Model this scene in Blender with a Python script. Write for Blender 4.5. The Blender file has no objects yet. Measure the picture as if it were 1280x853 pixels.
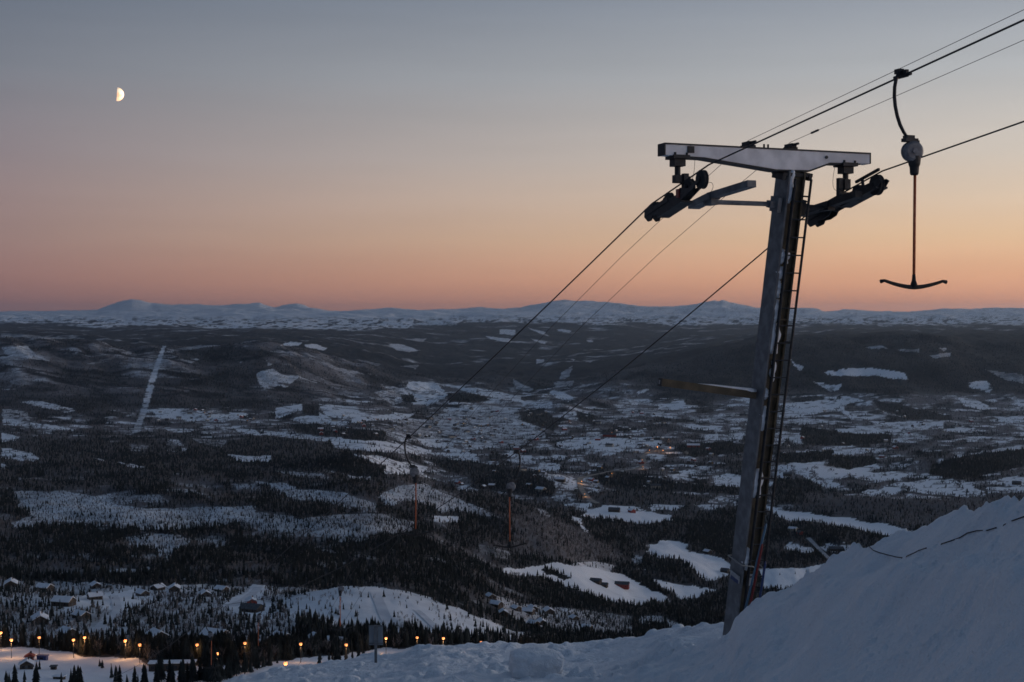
import bpy, math, random
import numpy as np
from mathutils import Vector, Matrix

random.seed(7)
RNG = np.random.default_rng(11)
SC = bpy.context.scene
COL = SC.collection

# ------------------------------------------------------------------ camera maths
F, CX, CY = 1758.0, 640.0, 426.5
TP = 26.5 / F
PITCH = math.atan(TP)
CP, SP = math.cos(PITCH), math.sin(PITCH)

def proj(X, Y, Z):
    d = Y * CP - Z * SP
    u = Y * SP + Z * CP
    return CX + F * X / d, CY - F * u / d

def at(px, py, Y):
    a, b = (px - CX) / F, (CY - py) / F
    v = Vector((a, CP + b * SP, -SP + b * CP))
    return v * (Y / v.y)

def zof(py, Y):
    b = (CY - py) / F
    return Y * (-SP + b * CP) / (CP + b * SP)

# ------------------------------------------------------------------ noise
def _h(ix, iy, s):
    n = (ix.astype(np.int64) * 374761393 + iy.astype(np.int64) * 668265263 + s * 982451653) & 0xffffffff
    n = ((n ^ (n >> 13)) * 1274126177) & 0xffffffff
    n = n ^ (n >> 16)
    return (n & 0xffffff).astype(np.float64) / 0xffffff

def vnoise(x, y, s=0):
    ix, iy = np.floor(x), np.floor(y)
    fx, fy = x - ix, y - iy
    u = fx * fx * fx * (fx * (fx * 6 - 15) + 10)
    v = fy * fy * fy * (fy * (fy * 6 - 15) + 10)
    a, b = _h(ix, iy, s), _h(ix + 1, iy, s)
    c, d = _h(ix, iy + 1, s), _h(ix + 1, iy + 1, s)
    return (a + (b - a) * u) * (1 - v) + (c + (d - c) * u) * v * 1.0 - 0.5

def fbm(x, y, o=4, s=0, g=0.5):
    t, a, n = 0.0, 1.0, 0.0
    c, q = math.cos(0.6), math.sin(0.6)
    for k in range(o):
        t = t + a * vnoise(x, y, s + k * 17)
        n += a
        a *= g
        x, y = (x * c - y * q) * 2.03 + 5.1, (x * q + y * c) * 2.03 + 9.7
    return t / n * 2

def lumps(x, y, size, prob, seed):
    """rounded clods lying at random, height 0..1 in units of their radius"""
    x = x / size; y = y / size
    ix, iy = np.floor(x), np.floor(y); out = np.zeros_like(x)
    for dx in (-1, 0, 1):
        for dy in (-1, 0, 1):
            cx, cy = ix + dx, iy + dy
            r = .22 + .38 * _h(cx, cy, seed + 2)
            px = cx + .5 + .8 * (_h(cx, cy, seed) - .5); py = cy + .5 + .8 * (_h(cx, cy, seed + 1) - .5)
            q = 1 - ((x - px) ** 2 + (y - py) ** 2) / (r * r)
            out = np.maximum(out, np.where(_h(cx, cy, seed + 3) < prob, r * np.sqrt(np.clip(q, 0, 1)), 0))
    return out * size

def sstep(a, b, x):
    t = np.clip((x - a) / (b - a), 0, 1)
    return t * t * (3 - 2 * t)

def pchip(xk, yk, x):
    """xk (n), yk (n, m) -> (len(x), m), shape preserving cubic"""
    xk = np.asarray(xk, float); yk = np.asarray(yk, float)
    h = np.diff(xk)[:, None]
    dl = np.diff(yk, axis=0) / h
    d = np.zeros_like(yk)
    w1 = 2 * h[1:] + h[:-1]; w2 = h[1:] + 2 * h[:-1]
    ok = dl[:-1] * dl[1:] > 0
    with np.errstate(divide='ignore', invalid='ignore'):
        hm = (w1 + w2) / (w1 / dl[:-1] + w2 / dl[1:])
    d[1:-1] = np.where(ok, hm, 0)
    d[0], d[-1] = dl[0], dl[-1]
    i = np.clip(np.searchsorted(xk, x) - 1, 0, len(xk) - 2)
    hh = h[i]; t = ((x - xk[i])[:, None]) / hh
    return ((2*t**3 - 3*t**2 + 1) * yk[i] + (t**3 - 2*t**2 + t) * hh * d[i]
            + (-2*t**3 + 3*t**2) * yk[i+1] + (t**3 - t**2) * hh * d[i+1])

# ------------------------------------------------------------------ object helpers
def link(o, parent=None):
    COL.objects.link(o)
    if parent is not None:
        o.parent = parent
    return o

def tag(o, label=None, cat=None, group=None, kind=None):
    if label: o['label'] = label
    if cat: o['category'] = cat
    if group: o['group'] = group
    if kind: o['kind'] = kind
    return o

def empty(name, loc, rz=0.0):
    o = bpy.data.objects.new(name, None)
    o.empty_display_size = 0.3
    o.location = loc
    o.rotation_euler = (0, 0, rz)
    return link(o)

class MB:
    """collects simple solids; build() links them as one mesh object"""
    def __init__(self):
        self.v, self.f, self.m = [], [], []
    def add(self, vs, fs, m=0):
        n = len(self.v)
        self.v += [tuple(p) for p in vs]
        self.f += [tuple(i + n for i in f) for f in fs]
        self.m += [m] * len(fs)
        return self
    def box(self, c, ax, hs, m=0, taper=1.0):
        c = Vector(c); a, b, d = [Vector(q) * s for q, s in zip(ax, hs)]
        vs = []
        for k in (-1, 1):
            t = 1.0 if k < 0 else taper
            for (i, j) in ((-1, -1), (1, -1), (1, 1), (-1, 1)):
                vs.append(c + a * i * t + b * j * t + d * k)
        return self.add(vs, [(3,2,1,0), (4,5,6,7), (0,1,5,4), (1,2,6,5), (2,3,7,6), (3,0,4,7)], m)
    def tube(self, pts, r, n=8, m=0, caps=True):
        pts = [Vector(p) for p in pts]
        rs = r if isinstance(r, (list, tuple)) else [r] * len(pts)
        vs, fs = [], []
        up = None
        for i, p in enumerate(pts):
            t = (pts[min(i+1, len(pts)-1)] - pts[max(i-1, 0)]).normalized()
            if up is None:
                up = Vector((0,0,1)) if abs(t.z) < 0.9 else Vector((1,0,0))
            s = t.cross(up).normalized(); q = s.cross(t).normalized(); up = q
            for k in range(n):
                a = 2*math.pi*k/n
                vs.append(p + (s*math.cos(a) + q*math.sin(a)) * rs[i])
        for i in range(len(pts)-1):
            for k in range(n):
                a, b = i*n+k, i*n+(k+1) % n
                fs.append((a, b, b+n, a+n))
        if caps:
            fs.append(tuple(range(n-1, -1, -1)))
            fs.append(tuple(range((len(pts)-1)*n, len(pts)*n)))
        return self.add(vs, fs, m)
    def prism(self, poly, o, ax, ay, n, depth, m=0):
        """2-D outline in plane (ax, ay) at o, extruded +-depth along n"""
        o, ax, ay, n = Vector(o), Vector(ax), Vector(ay), Vector(n)
        k = len(poly)
        vs = [o + ax*x + ay*y - n*depth for x, y in poly] + [o + ax*x + ay*y + n*depth for x, y in poly]
        fs = [tuple(range(k-1, -1, -1)), tuple(range(k, 2*k))]
        fs += [(i, (i+1) % k, (i+1) % k + k, i + k) for i in range(k)]
        return self.add(vs, fs, m)
    def lathe(self, prof, c, ax, n=20, m=0):
        """prof: list of (along axis, radius)"""
        ax = Vector(ax).normalized(); c = Vector(c)
        s = ax.orthogonal().normalized(); q = ax.cross(s)
        vs, fs = [], []
        for (h, r) in prof:
            for k in range(n):
                a = 2*math.pi*k/n
                vs.append(c + ax*h + (s*math.cos(a) + q*math.sin(a))*r)
        for i in range(len(prof)-1):
            for k in range(n):
                fs.append((i*n+k, i*n+(k+1) % n, (i+1)*n+(k+1) % n, (i+1)*n+k))
        fs.append(tuple(range(n-1, -1, -1))); fs.append(tuple(range((len(prof)-1)*n, len(prof)*n)))
        return self.add(vs, fs, m)
    def mesh(self, name, mats, smooth=False):
        me = bpy.data.meshes.new(name)
        me.from_pydata(self.v, [], self.f)
        for q in (mats if isinstance(mats, (list, tuple)) else [mats]):
            me.materials.append(q)
        me.polygons.foreach_set('material_index', self.m)
        if smooth:
            me.polygons.foreach_set('use_smooth', [True]*len(self.f))
        me.update()
        return me
    def build(self, name, mats, parent=None, smooth=False, loc=None):
        o = bpy.data.objects.new(name, self.mesh(name, mats, smooth))
        link(o, parent)
        if loc is not None: o.location = loc
        return o

def np_mesh(name, V, Fq, mat, attrs=None, smooth=True):
    me = bpy.data.meshes.new(name)
    V = np.ascontiguousarray(V, np.float32)
    Fq = np.ascontiguousarray(Fq, np.int32)
    k = Fq.shape[1]
    me.vertices.add(len(V)); me.vertices.foreach_set('co', V.ravel())
    me.loops.add(Fq.size); me.loops.foreach_set('vertex_index', Fq.ravel())
    me.polygons.add(len(Fq))
    me.polygons.foreach_set('loop_start', np.arange(0, Fq.size, k, dtype=np.int32))
    me.polygons.foreach_set('loop_total', np.full(len(Fq), k, np.int32))
    me.polygons.foreach_set('use_smooth', np.full(len(Fq), smooth, bool))
    for an, av in (attrs or {}).items():
        a = me.attributes.new(an, 'FLOAT', 'POINT')
        a.data.foreach_set('value', np.ascontiguousarray(av, np.float32))
    me.materials.append(mat)
    me.update(calc_edges=True)
    o = bpy.data.objects.new(name, me)
    return link(o)

def grid_faces(nr, nc):
    i = np.arange(nr*nc).reshape(nr, nc)
    return np.stack([i[:-1, :-1], i[:-1, 1:], i[1:, 1:], i[1:, :-1]], -1).reshape(-1, 4)

# ------------------------------------------------------------------ materials
def mat(name, col, col2=None, scale=8.0, rough=0.7, metal=0.0, bump=0.0, emit=None, estr=0.0, lo=0.4, hi=0.65):
    m = bpy.data.materials.new(name); m.use_nodes = True
    nt = m.node_tree; N = nt.nodes; L = nt.links
    b = N['Principled BSDF']
    b.inputs['Roughness'].default_value = rough
    b.inputs['Metallic'].default_value = metal
    b.inputs['Base Color'].default_value = (*col, 1)
    if col2 is not None or bump:
        tc = N.new('ShaderNodeTexCoord')
        nz = N.new('ShaderNodeTexNoise'); nz.inputs['Scale'].default_value = scale
        nz.inputs['Detail'].default_value = 5
        L.new(tc.outputs['Object'], nz.inputs['Vector'])
        if col2 is not None:
            r = N.new('ShaderNodeValToRGB')
            r.color_ramp.elements[0].position = lo; r.color_ramp.elements[0].color = (*col, 1)
            r.color_ramp.elements[1].position = hi; r.color_ramp.elements[1].color = (*col2, 1)
            L.new(nz.outputs['Fac'], r.inputs['Fac']); L.new(r.outputs['Color'], b.inputs['Base Color'])
        if bump:
            bp = N.new('ShaderNodeBump'); bp.inputs['Strength'].default_value = bump
            bp.inputs['Distance'].default_value = 0.05
            L.new(nz.outputs['Fac'], bp.inputs['Height']); L.new(bp.outputs['Normal'], b.inputs['Normal'])
    if emit:
        b.inputs['Emission Color'].default_value = (*emit, 1)
        b.inputs['Emission Strength'].default_value = estr
    return m

M = {}
M['steel'] = mat('galvanised_steel', (.115,.12,.13), (.19,.20,.21), 6, .6, .1, .1)
M['brown_shaded'] = mat('brown_shaded_steel', (.052,.042,.027), (.10,.08,.052), 5, .8, .0, .2)  # brown stub bar; on the column this brown is shade put into the colour
M['frost'] = mat('frosted_paint', (.66,.65,.66), (.85,.84,.85), 3.2, .75, 0, .15)
M['dark'] = mat('dark_steel', (.014,.015,.018), (.03,.032,.036), 9, .6, .2)
M['rubber'] = mat('rubber', (.015,.015,.017), rough=.8)
M['rope'] = mat('wire_rope', (.02,.02,.022), (.04,.04,.042), 30, .6, .3)
M['wire'] = mat('thin_wire', (.05,.045,.045), rough=.6)
M['tsnow'] = mat('settled_snow', (.72,.74,.78), (.82,.83,.85), 9, .7, 0, .5)
M['orange'] = mat('orange_rod', (.42,.10,.035), (.52,.14,.05), 20, .55)
M['drum'] = mat('drum_shell', (.11,.115,.13), (.20,.205,.22), 14, .5)
M['red'] = mat('red_plastic', (.20,.022,.02), rough=.45)
M['blue'] = mat('blue_plastic', (.02,.04,.13), rough=.45)
M['lblue'] = mat('light_blue_plastic', (.08,.16,.24), rough=.45)
M['white'] = mat('white_plate', (.30,.30,.31), (.42,.42,.42), 10, .6)
M['cord'] = mat('pale_cord', (.35,.33,.3), rough=.8)
M['wood'] = mat('dark_timber', (.035,.025,.02), (.07,.05,.035), 1.5, .8)
M['redwood'] = mat('red_timber', (.22,.035,.025), (.28,.05,.035), 1.2, .8)
M['pale_wood'] = mat('pale_timber', (.30,.28,.24), (.38,.36,.32), 1.0, .8)
M['roofsnow'] = mat('roof_snow', (.70,.72,.76), (.80,.81,.84), .6, .8)
M['roofdark'] = mat('dark_roof', (.05,.055,.065), (.09,.095,.105), .8, .8)
M['glass'] = mat('window_glass', (.02,.02,.025), rough=.1)
M['lit'] = mat('lit_window', (.8,.5,.2), emit=(1,.55,.2), estr=.22)
M['lamp'] = mat('lamp_glow', (1,.6,.3), emit=(1,.31,.085), estr=2.3)
M['vlamp'] = mat('valley_lamp_glow', (1,.5,.2), emit=(1,.36,.10), estr=1.3)
M['pole'] = mat('lamp_pole', (.05,.05,.05), (.08,.08,.08), 3, .6, .3)
M['bark'] = mat('bark', (.03,.025,.02), (.055,.045,.04), 3, .9)
M['tarp'] = mat('blue_tarp', (.03,.05,.16), rough=.6)
M['board'] = mat('grey_board', (.20,.22,.24), (.26,.28,.30), 2, .7)

def foliage_mat(name, a, b, scale):
    m = bpy.data.materials.new(name); m.use_nodes = True
    N = m.node_tree.nodes; L = m.node_tree.links
    bs = N['Principled BSDF']; bs.inputs['Roughness'].default_value = .9
    bs.inputs['Specular IOR Level'].default_value = .1
    g = N.new('ShaderNodeNewGeometry')
    nz = N.new('ShaderNodeTexNoise'); nz.inputs['Scale'].default_value = scale; nz.inputs['Detail'].default_value = 3
    L.new(g.outputs['Position'], nz.inputs['Vector'])
    r = N.new('ShaderNodeValToRGB')
    r.color_ramp.elements[0].position = .35; r.color_ramp.elements[0].color = (*a, 1)
    r.color_ramp.elements[1].position = .68; r.color_ramp.elements[1].color = (*b, 1)
    L.new(nz.outputs['Fac'], r.inputs['Fac']); L.new(r.outputs['Color'], bs.inputs['Base Color'])
    return m
M['spruce'] = foliage_mat('spruce_needles', (.014,.018,.018), (.036,.042,.042), .12)
M['birch'] = foliage_mat('bare_twigs', (.11,.097,.095), (.23,.215,.215), .05)

def snow_mat(name, near):
    m = bpy.data.materials.new(name); m.use_nodes = True
    N = m.node_tree.nodes; L = m.node_tree.links
    bs = N['Principled BSDF']; bs.inputs['Roughness'].default_value = .75
    bs.inputs['Specular IOR Level'].default_value = .25
    g = N.new('ShaderNodeNewGeometry')
    def noise(s, d):
        n = N.new('ShaderNodeTexNoise'); n.inputs['Scale'].default_value = s; n.inputs['Detail'].default_value = d
        L.new(g.outputs['Position'], n.inputs['Vector']); return n
    n1 = noise(.9, 4); n2 = noise(9, 6); n3 = noise(45, 3)
    r = N.new('ShaderNodeValToRGB')
    r.color_ramp.elements[0].position = .3; r.color_ramp.elements[0].color = (.80,.815,.84,1)
    r.color_ramp.elements[1].position = .7; r.color_ramp.elements[1].color = (.90,.905,.92,1)
    L.new(n1.outputs['Fac'], r.inputs['Fac'])
    L.new(r.outputs['Color'], bs.inputs['Base Color'])
    ad = N.new('ShaderNodeMath'); ad.operation = 'MULTIPLY_ADD'; ad.inputs[1].default_value = .35
    L.new(n3.outputs['Fac'], ad.inputs[0]); L.new(n2.outputs['Fac'], ad.inputs[2])
    bp = N.new('ShaderNodeBump'); bp.inputs['Strength'].default_value = .8; bp.inputs['Distance'].default_value = .09
    L.new(ad.outputs[0], bp.inputs['Height']); L.new(bp.outputs['Normal'], bs.inputs['Normal'])
    return m
M['snow'] = snow_mat('wind_packed_snow', True)

def terrain_mat():
    m = bpy.data.materials.new('snow_and_forest_floor'); m.use_nodes = True
    N = m.node_tree.nodes; L = m.node_tree.links
    bs = N['Principled BSDF']; bs.inputs['Roughness'].default_value = .9
    bs.inputs['Specular IOR Level'].default_value = .1
    g = N.new('ShaderNodeNewGeometry')
    sn = N.new('ShaderNodeAttribute'); sn.attribute_name = 'snow'
    bi = N.new('ShaderNodeAttribute'); bi.attribute_name = 'birch'
    def noise(s, d):
        n = N.new('ShaderNodeTexNoise'); n.inputs['Scale'].default_value = s; n.inputs['Detail'].default_value = d
        n.inputs['Roughness'].default_value = .65
        L.new(g.outputs['Position'], n.inputs['Vector']); return n
    def math_(op, a, b, c=None):
        q = N.new('ShaderNodeMath'); q.operation = op
        for i, w in enumerate((a, b, c)):
            if w is None: continue
            if isinstance(w, (int, float)): q.inputs[i].default_value = w
            else: L.new(w, q.inputs[i])
        return q.outputs[0]
    n1 = noise(.02, 6); n2 = noise(.0025, 5)
    nn = math_('ADD', math_('MULTIPLY', n1.outputs['Fac'], .6), math_('MULTIPLY', n2.outputs['Fac'], .4))
    s = math_('ADD', sn.outputs['Fac'], math_('MULTIPLY', math_('MULTIPLY', math_('SUBTRACT', nn, .5), 1.2), math_('MINIMUM', math_('MULTIPLY_ADD', sn.outputs['Fac'], 2.2, .12), 1.0)))
    mr = N.new('ShaderNodeMapRange'); mr.interpolation_type = 'SMOOTHSTEP'
    mr.inputs['From Min'].default_value = .24; mr.inputs['From Max'].default_value = .95
    L.new(s, mr.inputs['Value'])
    ff = N.new('ShaderNodeMix'); ff.data_type = 'RGBA'
    ff.inputs['A'].default_value = (.018,.021,.024,1); ff.inputs['B'].default_value = (.21,.195,.195,1)
    L.new(bi.outputs['Fac'], ff.inputs['Factor'])
    mx = N.new('ShaderNodeMix'); mx.data_type = 'RGBA'
    mx.inputs['B'].default_value = (.86,.87,.89,1)
    L.new(ff.outputs['Result'], mx.inputs['A']); L.new(mr.outputs['Result'], mx.inputs['Factor'])
    L.new(mx.outputs['Result'], bs.inputs['Base Color'])
    return m
M['terrain'] = terrain_mat()

# ------------------------------------------------------------------ far terrain: one sheet from the hill's foot to the mountains
YK = [45, 60, 150, 300, 500, 600, 660, 740, 850, 950, 1100, 1300, 1600, 2000, 2500, 3000, 3800, 4800,
      6000, 7000, 8000, 9500, 12000, 15000, 20000, 27000, 36000, 60000]
PT = {   # image rows at those depths (None: hill flank, given by height)
 0:   [892, 848, 824, 801, 773, 752, 733, 705, 668, 635, 603, 580, 556, 530, 495, 455, 422, 425, 421, 417, 411, 404, 398, 397],
 160: [890, 848, 824, 803, 777, 756, 735, 704, 668, 632, 601, 580, 557, 533, 497, 462, 432, 436, 425, 418, 411, 403, 396, 394],
 320: [870, 840, 823, 805, 779, 757, 738, 705, 665, 628, 597, 578, 556, 532, 500, 465, 433, 437, 425, 417, 409, 401, 392, 392],
 450: [860, 835, 826, 813, 775, 737, 746, 711, 662, 622, 592, 576, 553, 530, 507, 490, 462, 452, 438, 425, 412, 402, 393, 392],
 560: [855, 832, 823, 816, 786, 758, 768, 727, 690, 642, 612, 618, 583, 547, 519, 501, 489, 474, 455, 438, 417, 403, 394, 392],
 670: [860, 838, 826, 826, 813, 799, 806, 776, 735, 666, 634, 630, 584, 547, 518, 501, 488, 474, 456, 440, 417, 403, 393, 392],
 800: [900, 880, 865, 848, 832, 822, 810, 792, 767, 733, 666, 630, 584, 546, 517, 497, 478, 456, 446, 435, 417, 403, 394, 393],
 960: [900, 880, 865, 848, 832, 822, 810, 795, 775, 745, 680, 634, 585, 546, 516, 491, 456, 425, 426, 421, 412, 403, 394, 393],
 1120:[900, 880, 865, 848, 832, 822, 810, 795, 775, 745, 680, 634, 585, 546, 514, 482, 447, 420, 421, 416, 410, 404, 397, 394],
 1280:[900, 880, 865, 848, 832, 822, 810, 795, 775, 745, 680, 634, 585, 546, 516, 489, 456, 426, 417, 414, 409, 404, 397, 393],
}
PT[-900] = [v + 4 for v in PT[0]]; PT[2200] = PT[1280]
pk = sorted(PT)
ZK = np.zeros((len(YK), len(pk)))
for j, p in enumerate(pk):
    ZK[0:4, j] = (-21, -28, -64, -108)
    for i, py in enumerate(PT[p]):
        ZK[i+4, j] = zof(py, YK[i+4])
def rowsY(a, b, n):
    return np.exp(np.linspace(math.log(a), math.log(b), n, endpoint=False))
YR = np.concatenate([rowsY(45, 500, 60), rowsY(500, 10000, 780), rowsY(10000, 30000, 190), rowsY(30000, 62000, 110)])
PX = np.concatenate([np.arange(-900, -60, 12.0), np.arange(-60, 1340, 1.7), np.arange(1340, 2201, 12.0)])
zc = pchip(np.array(pk, float), ZK.T, PX)             # (npx, nYk)
Z = pchip(np.log(np.array(YK, float)), zc.T, np.log(YR))   # (nY, npx)
GY, GP = np.meshgrid(YR, PX, indexing='ij')
GX = (GP - CX) / F * GY
# the skyline of the far range
SKY = [(-900,394),(-300,388),(-60,393),(0,392),(60,391),(100,389),(122,388.5),(150,378.5),(165,375.5),(176,377),(190,381.5),(215,382),(240,381),(256,383),
       (285,383.5),(305,381.5),(325,380),(342,386.5),(358,382.5),(372,381),(380,383),(394,391),(430,391),(470,388.5),(490,387),(505,388.5),(540,391),
       (575,388.5),(600,387),(630,389),(650,387),(680,381),(692,378.5),(706,377),(722,378.5),(733,378),(745,379.5),(762,380),(800,385),(840,386),(862,384),
       (880,380),(892,377.8),(898,378.6),(903,376.6),(912,379.5),(930,383),(945,387),(985,387.5),(1003,387),(1023,388.5),(1033,393.5),(1055,389),
       (1075,390.5),(1100,393),(1120,393.5),(1150,391),(1175,388.5),(1195,387.5),(1225,387.5),(1250,387),(1280,386),(1340,384),(2200,390)]
sx = np.array([a for a, b in SKY], float); sy = np.array([b for a, b in SKY], float)
YS = 45000.0
skyz = np.array([zof(v, YS) for v in np.interp(PX, sx, sy)])
ly = np.log(GY)
env = np.exp(-((np.log(GY / YS)) / 0.13) ** 2)
Z = Z * (1 - env) + skyz[None, :] * env
# a nearer snowy ridge before the left mountains, a dark plateau in the middle distance
def bump(px, Y, dpx, dlY, hpx):
    global Z
    Z = Z + hpx / F * Y * np.exp(-((GP - px) / dpx) ** 2 - (np.log(GY / Y) / dlY) ** 2)
bump(90, 24000, 85, .09, 4.0); bump(430, 28000, 120, .10, 3.0); bump(640, 26000, 90, .08, 2.0)
bump(1120, 30000, 200, .10, 2.0)
bump(40, 6900, 60, .10, 6); bump(120, 7300, 45, .08, 7); bump(250, 7000, 50, .08, 5); bump(340, 7300, 60, .10, 8)
bump(60, 5600, 70, .08, 4); bump(190, 6200, 60, .07, 4)
bump(440, 2900, 38, .06, 13); bump(520, 5600, 60, .03, 4)          # wooded knolls on the valley floor
bump(660, 3350, 62, .055, 20); bump(700, 6200, 30, .03, 9); bump(725, 6600, 45, .03, 9)
bump(850, 2150, 45, .04, 10); bump(810, 3500, 60, .03, 6); bump(560, 6600, 50, .03, 7)
bump(1000, 3700, 60, .035, 8); bump(1100, 3050, 110, .03, 8); bump(1190, 3900, 70, .03, 9)
bump(700, 1750, 60, .07, -9)
# relief: folds that get broader with distance
amp = GY * np.interp(ly, np.log([45, 400, 700, 1500, 2500, 3500, 6000, 7500, 12000, 25000, 45000, 62000]),
                     [.0, .002, .0016, .0040, .0040, .0010, .0016, .0055, .0028, .0016, .0018, .001])
amp = amp * (1 - .55 * sstep(480, 700, GP) * sstep(2500, 3200, GY) * sstep(9000, 6500, GY))
relief = fbm(GP * .012 + 2 * ly, ly * 9 + GP * .002, 5, 3)
ridged = (0.5 - np.abs(fbm(GP * .02, ly * 14 + GP * .006, 4, 31))) * .8
Z = Z + amp * (relief * 1.2 + ridged * sstep(4000, 7000, GY) * .8) * (1 - env * .82)
mt = fbm(GP * .035 + ly * 20, ly * 45, 5, 77)
Z = Z + (mt * .0014 + (.35 - np.abs(fbm(GP * .012 + ly * 7, ly * 18 + GP * .004, 4, 79))) * .0058) * GY * sstep(16000, 30000, GY) * (1 - env * .4)
# lumpy canopy for woods too far away to hold single trees
_, PY = proj(GX, GY, Z)

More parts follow.
